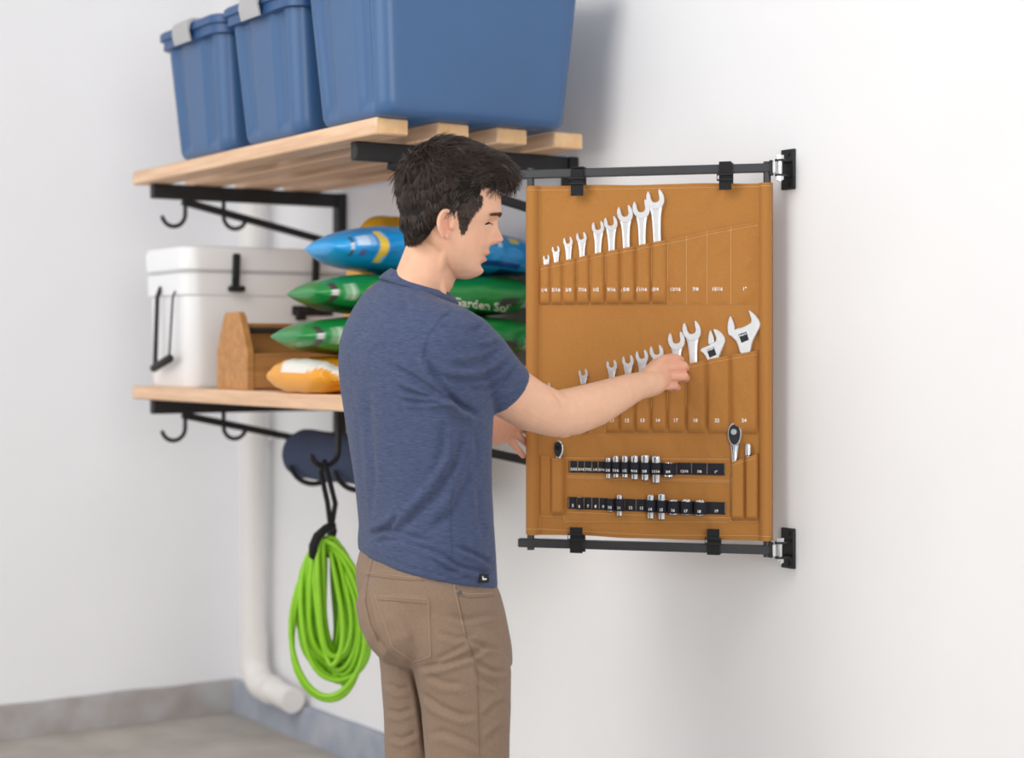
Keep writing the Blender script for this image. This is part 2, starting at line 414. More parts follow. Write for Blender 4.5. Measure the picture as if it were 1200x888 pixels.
# ------------------------------------------------------------------ cooler
ck = thing('cooler', 'white hard cooler with black latches and rope handle on the lower shelf', 'cooler', (-4.97, 2.33, ZL))
def crr(hx, hy, r, z): return [(x, y, z) for x, y, z in rrect(-4.985, 2.33, hx + .008, hy, r, z)]
MB().loft([crr(.142, .270, .05, ZL), crr(.148, .276, .05, ZL + .01), crr(.15, .280, .05, ZL + .27), crr(.156, .29, .05, ZL + .275), crr(.158, .292, .05, ZL + .335), crr(.15, .284, .05, ZL + .338)]).build('body', M_cool, ck)
MB().loft([crr(.15, .284, .05, ZL + .337), crr(.15, .284, .05, ZL + .346)]).build('gasket', M_seam, ck)
MB().loft([crr(.153, .287, .05, ZL + .345), crr(.16, .294, .05, ZL + .35), crr(.162, .296, .05, ZL + .40), crr(.155, .289, .045, ZL + .415), crr(.13, .264, .04, ZL + .42)]).build('lid', M_cool, ck)
for y in (2.195, 2.46):
    b = MB(); x = -4.985 + .166
    b.frame_box((x + .014, y, ZL + .345), (.006, 0, 0), (0, .012, 0), (0.004, 0, .052), bevel=.004)
    b.frame_box((x + .018, y, ZL + .292), (.011, 0, 0), (0, .026, 0), (0, 0, .009), bevel=.005)
    b.build('latch', M_rubber, ck)
MB().box(-4.975 + .155, -4.975 + .172, 2.395, 2.43, ZL + .2, ZL + .235, bevel=.004).box(-4.975 + .135, -4.975 + .155, 2.39, 2.53, ZL + .215, ZL + .245, bevel=.004).build('drain_cap', M_rubber, ck)
xh = -4.985; yc = 2.33 - .29
MB().tube([(xh - .02, yc, ZL + .30), (xh - .02, yc - .012, ZL + .27), (xh - .018, yc - .02, ZL + .06)], 0.0075, 8).tube([(xh + .09, yc + .01, ZL + .30), (xh + .09, yc - .008, ZL + .27), (xh + .09, yc - .02, ZL + .085)], .0035, 8).build('rope', M_rubber, ck)
MB().tube([(xh - .028, yc - .02, ZL + .055), (xh + .1, yc - .022, ZL + .085)], 0.0125, 10, round_ends=True).build('grip', M_rubber, ck)

# ------------------------------------------------------------------ wooden caddy
cy = thing('tool_caddy', 'brown wooden carry caddy with a dowel handle beside the white cooler', 'tool caddy', (-4.48, 2.28, ZL))
x0, x1 = -4.585, -4.385
for y in (2.035, 2.535):
    poly = [(x0, ZL), (x1, ZL), (x1, ZL + .105), (x1 - .045, ZL + .2), (x1 - .06, ZL + .215), (x0 + .06, ZL + .215), (x0 + .045, ZL + .2), (x0, ZL + .105)]
    MB().prism(poly, lambda x, yy, z: Vector((x, yy, z)), y + .02, y, .002).build('end_panel', M_caddy, cy)
for x in (x0 + .004, x1 - .02):
    MB().box(x, x + .016, 2.055, 2.535, ZL + .005, ZL + .1, bevel=.002).build('side_board', M_caddy, cy)
MB().box(x0 + .02, x1 - .02, 2.055, 2.535, ZL, ZL + .012).build('bottom_board', M_caddy, cy)
MB().box(x0 + .085, x0 + .1, 2.055, 2.535, ZL + .012, ZL + .185, bevel=.002).build('divider', M_caddy, cy)
MB().tube([((x0 + x1) / 2 + .02, 2.05, ZL + .165), ((x0 + x1) / 2 + .02, 2.54, ZL + .165)], .0085, 12).build('handle_rod', M_bar, cy)

# ------------------------------------------------------------------ bags
def bag(name, label, yc_, half_l, xc, half_w, z0, h, paint, droop=0.0, seed=0, tip=1.0, fp=3.0, crk=0.0, minh=.003):
    nu, nv = 90, 72; V = []; cols = []
    for i in range(nu + 1):
        t = -1 + 2 * i / nu
        prof = max(0.0, 1 - abs(t) ** (fp if t < 0 else 9)) ** 0.56
        wid = half_w * ((1 - 0.5 * abs(t) ** 3 * tip) if t < 0 else (1 - 0.15 * t ** 6))
        for j in range(nv):
            a = 2 * math.pi * j / nv; ca, sa = math.cos(a), math.sin(a)
            ex = abs(ca) ** 0.8 * math.copysign(1, ca); ez = abs(sa) ** 0.9 * math.copysign(1, sa)
            hz = max(minh, h / 2 * prof)
            w2 = wid * (0.9 + 0.1 * prof)
            nz = noise.noise(Vector((t * 3 + seed, ca * 1.4, sa * 1.4))) * 0.012 * prof + noise.noise(Vector((t * 9 + seed, ca * 4, sa * 4))) * 0.004 * prof
            if crk: nz += crk * (0.5 - abs(noise.noise(Vector((t * 6 + seed, ca * 3 + sa * 2, sa * 3))))) * prof
            x = xc + ex * (w2 + nz); z = z0 + h / 2 + ez * (hz + nz * 0.35)
            y = yc_ + t * half_l
            if droop and t > 0.3: z -= droop * (t - 0.3) ** 2
            if sa < 0: z = max(z, z0 + 0.001)
            V.append((x, y, z)); cols.append(paint(t, ca, sa, x, y, z))
    F = []
    for i in range(nu):
        for j in range(nv):
            k = (j + 1) % nv; F.append((i * nv + j, i * nv + k, (i + 1) * nv + k, (i + 1) * nv + j))
    F.append(tuple(range(nv - 1, -1, -1))); F.append(tuple(nu * nv + j for j in range(nv)))
    root = thing(name, label, 'bag', (xc, yc_, z0), 'filled bags stacked on the lower shelf')
    o = link('sack', np.array(V), F, M_print, root, 60)
    ca_ = o.data.color_attributes.new('Col', 'FLOAT_COLOR', 'POINT')
    ca_.data.foreach_set('color', np.array([(*c, 1) for c in cols]).ravel())
    for ye, sg in ((yc_ - half_l, -1), (yc_ + half_l, 1)):
        pass
    return root, o
def c(*a): return lin(a)
def mixc(a, b, t): return tuple(x * (1 - t) + y * t for x, y in zip(a, b))
def near(sa, ca): return ca > 0
def paint_green(t, ca, sa, x, y, z):
    if t < -.3: t = (t + 1) * 2.1 - 1
    elif t < .1: t = .1
    base = c(24, 138, 62)
    v = sa
    if ca > -0.2:
        if -0.80 < t < -0.70 and ca > .15 and abs(v) < .8: return c(70, 60, 58) if abs(v) > 0.2 else c(200, 205, 205)
        if -0.62 < t < -0.40 and -0.45 < v < 0.55: return mixc(base, c(225, 240, 225), 0.55 if int(t * 60) % 2 else 0.25)
        if -0.30 < t < -0.08 and -0.5 < v < 0.45 - abs(t + 0.17) * 3: return c(222, 138, 84)
        if -0.08 < t < -0.03 and -0.6 < v < 0: return c(220, 220, 210)
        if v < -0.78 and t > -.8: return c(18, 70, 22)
        if 0.55 < t < 0.72 and -0.5 < v < -0.1: return c(60, 66, 60)
        if 0.78 < t < 0.88 and -0.6 < v < 0.0: return c(190, 195, 190)
    return base
def paint_blue(t, ca, sa, x, y, z):
    if t < -.3: t = (t + 1) * 2.1 - 1
    elif t < .1: t = .1
    base = mixc(c(10, 140, 214), c(28, 160, 230), 0.5 + 0.5 * math.sin(t * 5)); v = sa
    if ca > -0.2:
        if -0.76 < t < -0.70 and abs(v) < 0.7: return c(72, 76, 80) if abs(v) > 0.25 else c(200, 215, 225)
        if -0.64 < t < -0.38 and 0.05 < v < 0.6: return mixc(base, c(235, 245, 255), 0.6 if int(t * 70) % 3 else 0.3)
        if -0.62 < t < -0.5 and -0.55 < v < -0.1: return c(84, 96, 160)
        if -0.32 < t < -0.18 and abs(v) < 0.75: return c(236, 200, 64) if t < -0.19 - 0.12 * v * v else mixc(base, c(200, 230, 250), .5)
        if 0.25 < t < 0.72 and -0.62 < v < -0.35: return c(22, 66, 150)
        if 0.62 < t < 0.70 and 0.35 < v < 0.6: return c(236, 210, 60)
        if 0.45 < t < 0.5 and 0.1 < v < 0.35: return c(210, 235, 250)
        if 0.8 < t < 0.84 and -0.2 < v < 0.1: return c(200, 225, 245)
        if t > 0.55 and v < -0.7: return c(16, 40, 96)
    return base
def paint_yellow(t, ca, sa, x, y, z):
    base = c(236, 158, 20); v = sa
    if ca > -0.3:
        if abs(v + 0.1 + (t + 0.78) * 6) < 0.4: return c(236, 232, 224)
        if -0.6 < t < -0.48 and v > 0.2: return c(120, 176, 24)
        if -0.7 < t < -0.6 and v > 0.3: return c(126, 74, 52)
        if abs(v + 0.3 - (t + 0.1) * 2.5) < 0.12 and t < 0.2: return c(180, 130, 40)
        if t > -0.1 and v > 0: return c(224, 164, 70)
    return base
def paint_gold(t, ca, sa, x, y, z):
    return c(214, 88, 30) if t > 0.1 and sa > 0 else c(212, 156, 30)
bag('seed_bag', 'crumpled yellow bag with white stripe at the bottom of the bag stack', 2.31, 0.335, -4.0, 0.165, ZL, 0.088, paint_yellow, seed=3, fp=22, crk=.026, tip=.15, minh=.010)
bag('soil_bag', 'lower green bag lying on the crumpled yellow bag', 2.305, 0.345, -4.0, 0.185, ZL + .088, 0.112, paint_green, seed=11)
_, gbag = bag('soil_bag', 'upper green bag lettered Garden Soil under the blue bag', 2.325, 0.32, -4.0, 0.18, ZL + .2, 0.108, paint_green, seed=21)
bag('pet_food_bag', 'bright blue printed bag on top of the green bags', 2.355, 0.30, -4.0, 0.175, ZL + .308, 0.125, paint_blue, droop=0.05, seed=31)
bag('feed_bag', 'golden yellow bag with orange corner wedged behind the blue bag', 2.48, 0.185, -4.285, 0.075, ZL, 0.485, paint_gold, seed=41, fp=6)
# lettering on the upper green bag
bv = BVHTree.FromObject(gbag, bpy.context.evaluated_depsgraph_get())
gm = WM[gbag.name]
V, F = text_mesh('Garden Soil'); out = []
for (a, b) in V:
    p = P(565 + a * 14.5, 358 + 0.13 * a * 14.5 - b * 14, 4.2); d = (p - CAM).normalized()
    hit = bv.ray_cast(gm.inverted() @ CAM, d)[0]
    out.append((gm @ hit) - d * 0.002 if hit else p + d * .5)
link('lettering', out, F, M_ink, gbag.parent, None)

# ------------------------------------------------------------------ tool panel
HX = onY(914, 0, 2.642); HX.z = 0
PA = R(74.9)
XD = (RGT * math.sin(PA) - FWD * math.cos(PA)).normalized(); YD = Vector((-XD.y, XD.x, 0)); PRZ = math.atan2(XD.y, XD.x)
def PL(x, y, z): return HX + XD * x + YD * y + UP * z
def pan(px, py, y0=0.0):
    r = ray(px, py); t = (HX + YD * y0 - CAM).dot(YD) / r.dot(YD); q = CAM + r * t
    return (q - HX).dot(XD), q.z
def pw(dpx, px=760): return abs(pan(px + dpx, 400)[0] - pan(px, 400)[0])
panel = thing('tool_organizer', 'tan canvas tool organiser on a black swing-out wall frame', 'tool organiser', PL(0, 0, pan(914, 641)[1]), rz=PRZ)
# frame bars and poles
for y in (200.5, 640.0):
    z = pan(760, y)[1]; xl, xr = pan(608, y)[0], -0.018
    MB().frame_box(PL((xl + xr) / 2, 0, z), XD * (xr - xl) / 2, YD * .01, UP * .0098, bevel=.0015).build('crossbar', M_bar, panel)
ZT, ZB = pan(760, 200.5)[1], pan(760, 640)[1]
xpl, xpr = pan(622, 400)[0], pan(899, 400)[0]
for x in (xpl, xpr):
    MB().tube([PL(x, 0, ZB - .016), PL(x, 0, ZT + .014)], .0085, 14).build('pole', M_bar, panel)
# canvas
CL, CR = pan(616, 400)[0], pan(905, 400)[0]
zt_l, zt_r, zb_l, zb_r = pan(616, 218)[1], pan(905, 213.5)[1], pan(616, 625)[1], pan(905, 633.5)[1]
sl, sr = pan(632, 400)[0], pan(889, 400)[0]
def sst(e0, e1, v): q = min(1, max(0, (v - e0) / (e1 - e0))); return q * q * (3 - 2 * q)
def canvas_y(x, z):
    y = 0.006
    if x < sl + .004: u = min(1, max(0, (x - CL) / (sl - CL))); y = 0.006 - 0.018 * math.sin(math.pi * min(1, u * 0.98 + 0.02)) ** 0.6
    if x > sr - .004: u = min(1, max(0, (CR - x) / (CR - sr))); y = 0.006 - 0.018 * math.sin(math.pi * min(1, u * 0.98 + 0.02)) ** 0.6
    w = sst(sl, sl + .05, x) * (1 - sst(sr - .05, sr, x))
    y += w * (0.0035 * noise.noise(Vector((x * 9, 1.3, z * 5))) + 0.0016 * noise.noise(Vector((x * 30 + z * 10, 4.3, z * 14))))
    w1 = sst(pan(700, 432)[1], pan(700, 420)[1], z) * (1 - sst(pan(700, 370)[1], pan(700, 358)[1], z)) + sst(pan(700, 536)[1], pan(700, 528)[1], z) * (1 - sst(pan(700, 515)[1], pan(700, 509)[1], z))
    y += w * w1 * 0.0045 * noise.noise(Vector((x * 34 + z * 5, 2.2, z * 3)))
    # tension folds fanning from the straps
    for sx, sz, sg in STRAPS:
        dx, dz = x - sx, z - sz
        rr = math.hypot(dx, dz)
        if rr < .2: ang = math.atan2(dx, -dz * sg); y += w * 0.0016 * math.sin(ang * 9) * math.exp(-rr / .07) * min(1, rr / .015)
    return y
STRAPS = [(pan(678, 205)[0], pan(678, 215)[1], 1), (pan(851, 205)[0], pan(851, 212)[1], 1), (pan(677, 640)[0], pan(677, 628)[1], -1), (pan(837, 640)[0], pan(837, 632)[1], -1)]
def czt(x): u = (x - CL) / (CR - CL); return zt_l * (1 - u) + zt_r * u + 0.003 * noise.noise(Vector((x * 8, 0, 0)))
def czb(x): u = (x - CL) / (CR - CL); return zb_l * (1 - u) + zb_r * u + 0.003 * noise.noise(Vector((x * 8, 7, 0))) - 0.004 * math.sin(math.pi * u)
cv = MB()
def cfront(u, v):
    x = CL + (CR - CL) * u; z = czb(x) * (1 - v) + czt(x) * v; return PL(x, canvas_y(x, z), z)
def cback(u, v):
    x = CL + (CR - CL) * u; z = czb(x) * (1 - v) + czt(x) * v; y = canvas_y(x, z)
    if x < sl or x > sr: y = 0.006 + (0.006 - y) * 0.9
    return PL(x, y + 0.0016, z)
cv.grid(cfront, 190, 150); cv.grid(cback, 190, 60, flip=True)
canvas = cv.build('canvas', M_canvas, panel, smooth=180)

# pockets ------------------------------------------------------------
def interp(pts, v):
    return float(np.interp(v, [p[0] for p in pts], [p[1] for p in pts]))
DIV = [632, 645, 659, 675, 691, 709, 726.5, 744.5, 763, 782, 804, 828, 856, 889]
TOP1 = [(632, 311.5), (660, 305.5), (700, 296.5), (735, 290), (770, 283), (805, 276), (830, 270), (858, 264.5), (889, 259)]
TOP2 = [(632, 460), (700, 446.5), (760, 435), (808, 426), (830, 421), (856, 416), (889, 410.5)]
BOT1 = [(632, 357), (889, 356)]; BOT2 = [(632, 507.5), (760, 507), (889, 509)]
divx = [pan(p, 400)[0] for p in DIV]
FULL1 = {0, 1, 2, 3, 4, 5, 6, 7, 8}
FULL2 = {0, 3, 5, 6, 7, 8, 9, 10, 11, 12}
def make_pocket(top, bot, full, seed):
    def off(x, z, px, py):
        k = max(0, min(len(divx) - 2, int(np.searchsorted(divx, x) - 1)))
        u = (x - divx[k]) / (divx[k + 1] - divx[k]); u = min(1, max(0, u))
        s_ = math.sin(math.pi * u)
        v = (py - interp(top, px)) / (interp(bot, px) - interp(top, px)); v = min(1, max(0, v))
        amp = (0.012 if k in full else 0.0035 + .002 * noise.noise(Vector((k * 3.1, seed, 0))))
        wdt = divx[k + 1] - divx[k]
        if k in full: amp = min(.0118, wdt * .33) + (.001 if k < 11 else .002)
        yb = 1 - v ** 24
        e = amp * ((1 - abs(2 * u - 1) ** (6 if (v > .6 or k >= 11) else 3.4)) if k in full else s_ ** 1.3) * (0.86 + 0.14 * math.exp(-((v - 0.84) / 0.09) ** 2)) * yb
        e += 0.0014 * noise.noise(Vector((x * 60 + z * 25, seed, z * 30))) * s_ * yb
        e += (0.0026 if k in full else 0.0052) * s_ * yb * max(0, noise.noise(Vector((x * 42 - z * 26, seed + 3, z * 15 + x * 14))) - .05)
        return -(0.0014 + e)
    def surf(px, py):
        x, z = pan(px, py); return x, z, canvas_y(x, z) + off(x, z, px, py)
    return surf
SURF1, SURF2 = make_pocket(TOP1, BOT1, FULL1, 1.0), make_pocket(TOP2, BOT2, FULL2, 9.0)
def pocket_strip(name, top, bot, surf, nu=300, nv=36, x0=632, x1=889):
    b = MB()
    def fn(u, v):
        px = x0 + (x1 - x0) * u; py = interp(top, px) * (1 - v) + interp(bot, px) * v
        x, z, y = surf(px, py); return PL(x, y, z)
    b.grid(fn, nu, nv, flip=True)
    def hem(u, v):       # folded top hem, a little proud
        px = x0 + (x1 - x0) * u; py = interp(top, px) + 4.5 * v
        x, z, y = surf(px, py); return PL(x, y - 0.0009 * math.sin(math.pi * min(1, v + .1)) - 0.0002, z)
    b.grid(hem, nu, 4, flip=True)
    return b.build(name, M_canvas, panel, smooth=180)
pocket_strip('wrench_pockets', TOP1, BOT1, SURF1)
pocket_strip('wrench_pockets', TOP2, BOT2, SURF2)
# ratchet pockets and socket patch
def patch(px, py, tops, bot, bulges, seed):
    x, z = pan(px, py); e = 0
    for (b0, b1, a) in bulges:
        if b0 <= px <= b1: e = a * (1 - abs(2 * (px - b0) / (b1 - b0) - 1) ** 6)
    v = min(1, max(0, (bot - py) / 6)); e *= v
    e += 0.0016 * noise.noise(Vector((x * 45, seed, z * 12))) * v * (1 if bulges else .7)
    return x, z, canvas_y(x, z) - 0.0016 - max(0, e)
RTOP = [(856, 541.5), (873, 536), (889, 531)]; LTOP = [(632, 533), (646, 536), (661, 537)]
SURF_R = lambda px, py: patch(px, py, RTOP, 611, [(856, 873, .0145), (873, 889, .0145)], 2)
SURF_L = lambda px, py: patch(px, py, LTOP, 605, [(632, 646, .004), (646, 661, .0145)], 5)
SURF_S = lambda px, py: patch(px, py, None, 612, [], 8)
pocket_strip('ratchet_pocket', RTOP, [(856, 611), (889, 611)], SURF_R, 50, 40, 856, 889)
pocket_strip('ratchet_pocket', LTOP, [(632, 605), (661, 605)], SURF_L, 50, 40, 632, 661)
pocket_strip('socket_patch', [(661, 536), (856, 538)], [(661, 611), (856, 612)], SURF_S, 120, 40, 661, 856)

# stitching ----------------------------------------------------------
sb = MB()
def stitch(pts, surf=None, w=0.00042, ln=0.0034, gap=0.0016):
    P3 = []
    for i in range(len(pts) - 1):
        a, b = pts[i], pts[i + 1]; n = max(2, int(math.hypot(b[0] - a[0], b[1] - a[1])))
        for t in np.linspace(0, 1, n, endpoint=(i == len(pts) - 2)):
            px, py = a[0] + (b[0] - a[0]) * t, a[1] + (b[1] - a[1]) * t
            if surf: x, z, y = surf(px, py)
            else: x, z = pan(px, py); y = canvas_y(x, z)
            P3.append(PL(x, y - 0.0006, z))
    acc = [0]
    for i in range(1, len(P3)): acc.append(acc[-1] + (P3[i] - P3[i - 1]).length)
    s_ = 0.0
    def at(d):
        k = min(len(acc) - 2, max(0, int(np.searchsorted(acc, d) - 1))); t = (d - acc[k]) / max(1e-9, acc[k + 1] - acc[k]); return P3[k].lerp(P3[k + 1], t)
    while s_ + ln < acc[-1]:
        sb.bar(at(s_), at(s_ + ln), w * 2, w * 2, up=tuple(YD)); s_ += ln + gap
for k, dx in enumerate(DIV):
    for top, bot, surf in ((TOP1, BOT1, SURF1), (TOP2, BOT2, SURF2)):
        if 0 < k < len(DIV) - 1: stitch([(dx, interp(top, dx)), (dx, interp(bot, dx))], surf)
for top, bot, surf in ((TOP1, BOT1, SURF1), (TOP2, BOT2, SURF2)):
    stitch([(p, interp(top, p) + 4.5) for p in np.linspace(633, 888, 60)], surf)
    stitch([(p, interp(bot, p)) for p in np.linspace(633, 888, 30)])
stitch([(632, 222), (632, 622)]); stitch([(889, 218), (889, 630)])
stitch([(618, 223), (903, 218)]); stitch([(618, 619), (760, 627), (903, 628)])
stitch([(856, 541), (856, 611), (889, 611)], SURF_R); stitch([(873, 536), (873, 611)], SURF_R); stitch([(p, interp(RTOP, p) + 4) for p in np.linspace(857, 888, 12)], SURF_R)
stitch([(646, 536), (646, 605)], SURF_L); stitch([(660.5, 538), (660.5, 611)], SURF_S); stitch([(633, 605), (660, 605)], SURF_L)
stitch([(661, 536.5), (855, 538)], SURF_S); stitch([(661, 611), (855, 612)], SURF_S)
stitch([(664, 557.5), (855, 563)], SURF_S); stitch([(664, 559.5), (855, 565)], SURF_S); stitch([(664, 600), (760, 604), (855, 607)], SURF_S)
so = sb.build('stitching', M_stitch, panel, None); so['kind'] = 'stuff'

# printed sizes ------------------------------------------------------
def print_size(body, px, py, h_px, surf, parent, dy=0.0012):
    V, F = text_mesh(body); s_ = h_px / 0.7
    out = []
    for a, b in V:
        qx, qy = px + a * s_, py - b * s_; x, z, y = surf(qx, qy); out.append(PL(x, y - dy, z))
    return link('size_print', out, F, M_ink, parent, None)
for body, px in zip(['1/4', '5/16', '3/8', '7/16', '1/2', '9/16', '5/8', '11/16', '3/4', '13/16', '7/8', '15/16', '1"'], [638, 652, 666.5, 683, 699, 717, 734.5, 752.5, 769, 791, 815, 840.5, 872.5]):
    print_size(body, px, 340 - (px - 638) * 0.006, 4.0, SURF1, panel)
for body, px in zip(['6', '7', '8', '9', '10', '11', '12', '13', '14', '17', '18', '22', '24'], [638.5, 652, 667, 683, 700, 718, 735.5, 753.5, 771.5, 792.5, 815.5, 841, 872.5]):
    print_size(body, px, 492.5, 4.0, SURF2, panel)

# webbing straps -----------------------------------------------------
for (sp, y0, y1, zb) in ((678, 199, 230, 200.5), (851, 190, 223, 200.5), (677, 617, 647, 640), (837, 619, 648, 640)):
    x = pan(sp, 400)[0]; hw = pw(7.2, sp); z1, z0 = pan(sp, y0)[1], pan(sp, y1)[1]; zbar = pan(760, zb)[1]
    b = MB(); top = zb < 400
    zz = z0 if top else z1
    b.frame_box(PL(x, -.0155, (z0 + z1) / 2), XD * hw, YD * .0016, UP * (z1 - z0) / 2)
    b.frame_box(PL(x, .0155, (z0 + z1) / 2), XD * hw, YD * .0016, UP * (z1 - z0) / 2)
    ze = (zbar + .0115) if top else (zbar - .0115)
    b.frame_box(PL(x, 0, ze), XD * hw, YD * .017, UP * .0016)
    b.build('strap', M_web, panel)
    zb2 = (zbar - .02) if top else (zbar + .018)
    b = MB(); hw2 = hw + .004
    b.tube([PL(x - hw2, -.0195, zb2 - .006), PL(x + hw2, -.0195, zb2 - .006), PL(x + hw2, -.0195, zb2 + .006), PL(x - hw2, -.0195, zb2 + .006)], .0022, 8, closed=True)
    b.build('buckle', M_rubber, panel)

# wall hinges --------------------------------------------------------
for zc in (ZT, ZB):
    h_ = MB()
    xw = onY(925.5, 200, WY).x
    h_.box(xw - .021, xw + .021, WY - .008, WY, zc - .045, zc + .045, bevel=.0015)
    pl_ = h_.build('hinge_plate', M_black, panel)
    for s_ in (-1, 1):
        MB().tube([(xw + .004, WY - .011, zc + s_ * .034), (xw + .004, WY - .007, zc + s_ * .034)], .0055, 6).build('screw', M_rubber, pl_)
    k = MB(); c0 = PL(0, 0, 0)
    for s_ in (-1, 1):
        k.bar(Vector((xw - .002, WY - .004, zc + s_ * .0165)), Vector((c0.x, c0.y, zc + s_ * .0165)), .022, .004, bevel=.001)
        k.tube([Vector((c0.x, c0.y, zc + s_ * .0165 - .0022)), Vector((c0.x, c0.y, zc + s_ * .0165 + .0022))], .0115, 14)
    k.frame_box(PL(-.019, 0, zc), XD * .0035, YD * .011, UP * .0165, bevel=.001)
    k.build('clevis', M_black, panel)
    MB().tube([PL(0, 0, zc - .03), PL(0, 0, zc + .02)], .0052, 14).build('pin', M_steel, panel)
    MB().tube([PL(0, 0, zc + .019), PL(0, 0, zc + .0275)], .0092, 6).build('bolt_head', M_steel, panel)
    MB().tube([PL(0, 0, zc - .0275), PL(0, 0, zc - .019)], .0085, 6).build('nut', M_steel, panel)
    MB().frame_box(PL(-.0115, -.004, zc), XD * .0035, YD * .008, UP * .013, bevel=.001).build('bushing', M_satin, panel)

# elastic socket loops -----------------------------------------------
E1 = [668, 677, 685, 693.5, 701, 709, 717.6, 728.7, 739.6, 751, 763.4, 777.6, 793, 810.4, 828.6, 849]
E2 = [666.8, 676, 684.5, 693.8, 702.4, 711.5, 722, 732.3, 745.5, 757.8, 770, 783, 798.3, 813.6, 829, 849.5]
S1 = {5: (713.7, 7, 536, 560), 6: (723, 8, 534, 559), 7: (733.7, 8.5, 534, 559), 8: (745, 10, 533.5, 561), 9: (757.3, 11, 533, 562), 10: (770.3, 11.5, 534, 565), 11: (785, 13, 542, 558.5)}
S2 = {1: (680, 5, 582, 597), 5: (716, 7.5, 585, 599), 6: (727, 8, 579.5, 604), 9: (763.5, 9.5, 579.5, 607), 10: (776.5, 10, 578.5, 608), 11: (790.6, 12.5, 585.5, 602.5), 12: (805.6, 13, 585, 602.5), 13: (821.3, 13.5, 586, 603.5)}
SZ1 = ['5/32', '3/16', '7/32', '1/4', '5/16', '3/8', '7/16', '1/2', '9/16', '5/8', '11/16', '3/4', '13/16', '7/8', '1"']
SZ2 = ['5', '6', '7', '8', '9', '10', '11', '12', '13', '14', '15', '16', '17', '18', '19']
WORD = {'1/4': 'one quarter', '5/16': 'five sixteenths', '3/8': 'three eighths', '7/16': 'seven sixteenths', '1/2': 'one half', '9/16': 'nine sixteenths', '5/8': 'five eighths', '11/16': 'eleven sixteenths', '3/4': 'three quarters', '6': 'six', '9': 'nine', '10': 'ten', '11': 'eleven', '12': 'twelve', '13': 'thirteen', '14': 'fourteen', '15': 'fifteen', '16': 'sixteen', '17': 'seventeen', '18': 'eighteen'}
def socket_row(E, S, SZ, tl, bl, tr, br, row, sysname):
    def tb(px): u = (px - 668) / (849 - 668); return tl + (tr - tl) * u, bl + (br - bl) * u
    def esurf(px, py):
        x, z = pan(px, py); y = canvas_y(x, z) - 0.0042
        k = max(0, min(14, int(np.searchsorted(E, px) - 1)))
        if k in S:
            cx_, w_ = S[k][0], S[k][1]; q = (px - cx_) / (w_ / 2 + 1.2)
            if abs(q) < 1: y -= (pw(w_) * 1.06 + .001) * math.sqrt(1 - q * q) ** 0.6
        else:
            u = (px - E[k]) / (E[k + 1] - E[k]); y -= 0.0012 * math.sin(math.pi * min(1, max(0, u)))
        return x, z, y
    b = MB()
    def fn(u, v):
        px = E[0] - 1.5 + (E[-1] + 2 - E[0]) * u; t0, b0 = tb(px); py = t0 + (b0 - t0) * v
        x, z, y = esurf(px, py); return PL(x, y, z)
    b.grid(fn, 360, 6, flip=True); el_ = b.build('elastic_band', M_elastic, panel, smooth=60)
    sq = MB(); global sb; old = sb; sb = sq
    for e in E: t0, b0 = tb(e); stitch([(e, t0 + .5), (e, b0 - .5)], lambda px, py: (*pan(px, py), canvas_y(*pan(px, py)) - .0052), w=.0004, ln=.0018, gap=.0012)
    sb = old; q = sq.build('band_stitching', M_stitch, el_, None); q['kind'] = 'stuff'
    for k in range(15):
        mid = S[k][0] if k in S else (E[k] + E[k + 1]) / 2; t0, b0 = tb(mid)
        print_size(SZ[k], mid, b0 - 3.8, 2.9 if row == 1 else 3.2, esurf, el_, .0008)
    for k, (cx_, w_, y0, y1) in S.items():
        x, z1 = pan(cx_, y0); z0 = pan(cx_, y1)[1]; r = pw(w_) / 2; yc2 = canvas_y(x, z0) - .0045 - r
        deep = (y1 - y0) > 20
        root = thing('socket', f'chrome {"deep" if deep else "shallow"} socket in the loop marked {WORD[SZ[k]]} of the {sysname} elastic band', 'socket', PL(x, yc2, z0), 'sockets in the elastic bands', PRZ)
        H = z1 - z0; b = MB(); n = 20
        prof = [(z0, r * .80), (z0 + r * .12, r * .9), (z0 + H * .30, r * .9), (z0 + H * .34, r * .99), (z1 - r * .12, r), (z1, r * .93), (z1, r * .66), (z1 - H * .3, r * .62)]
        rings = [[PL(x + rr * math.cos(2 * math.pi * j / n), yc2 + rr * math.sin(2 * math.pi * j / n), z) for j in range(n)] for z, rr in prof]
        b.loft(rings).build('barrel', M_steel, root, smooth=30)
        sqp = MB(); sqp.frame_box(PL(x, yc2, z0 - .0002), XD * r * .42, YD * r * .42, UP * .0012); sqp.build('drive_hole', M_dark_steel, root)
socket_row(E1, S1, SZ1, 540, 553.5, 543, 557, 1, 'upper')
socket_row(E2, S2, SZ2, 582, 596, 588.5, 603, 2, 'lower')

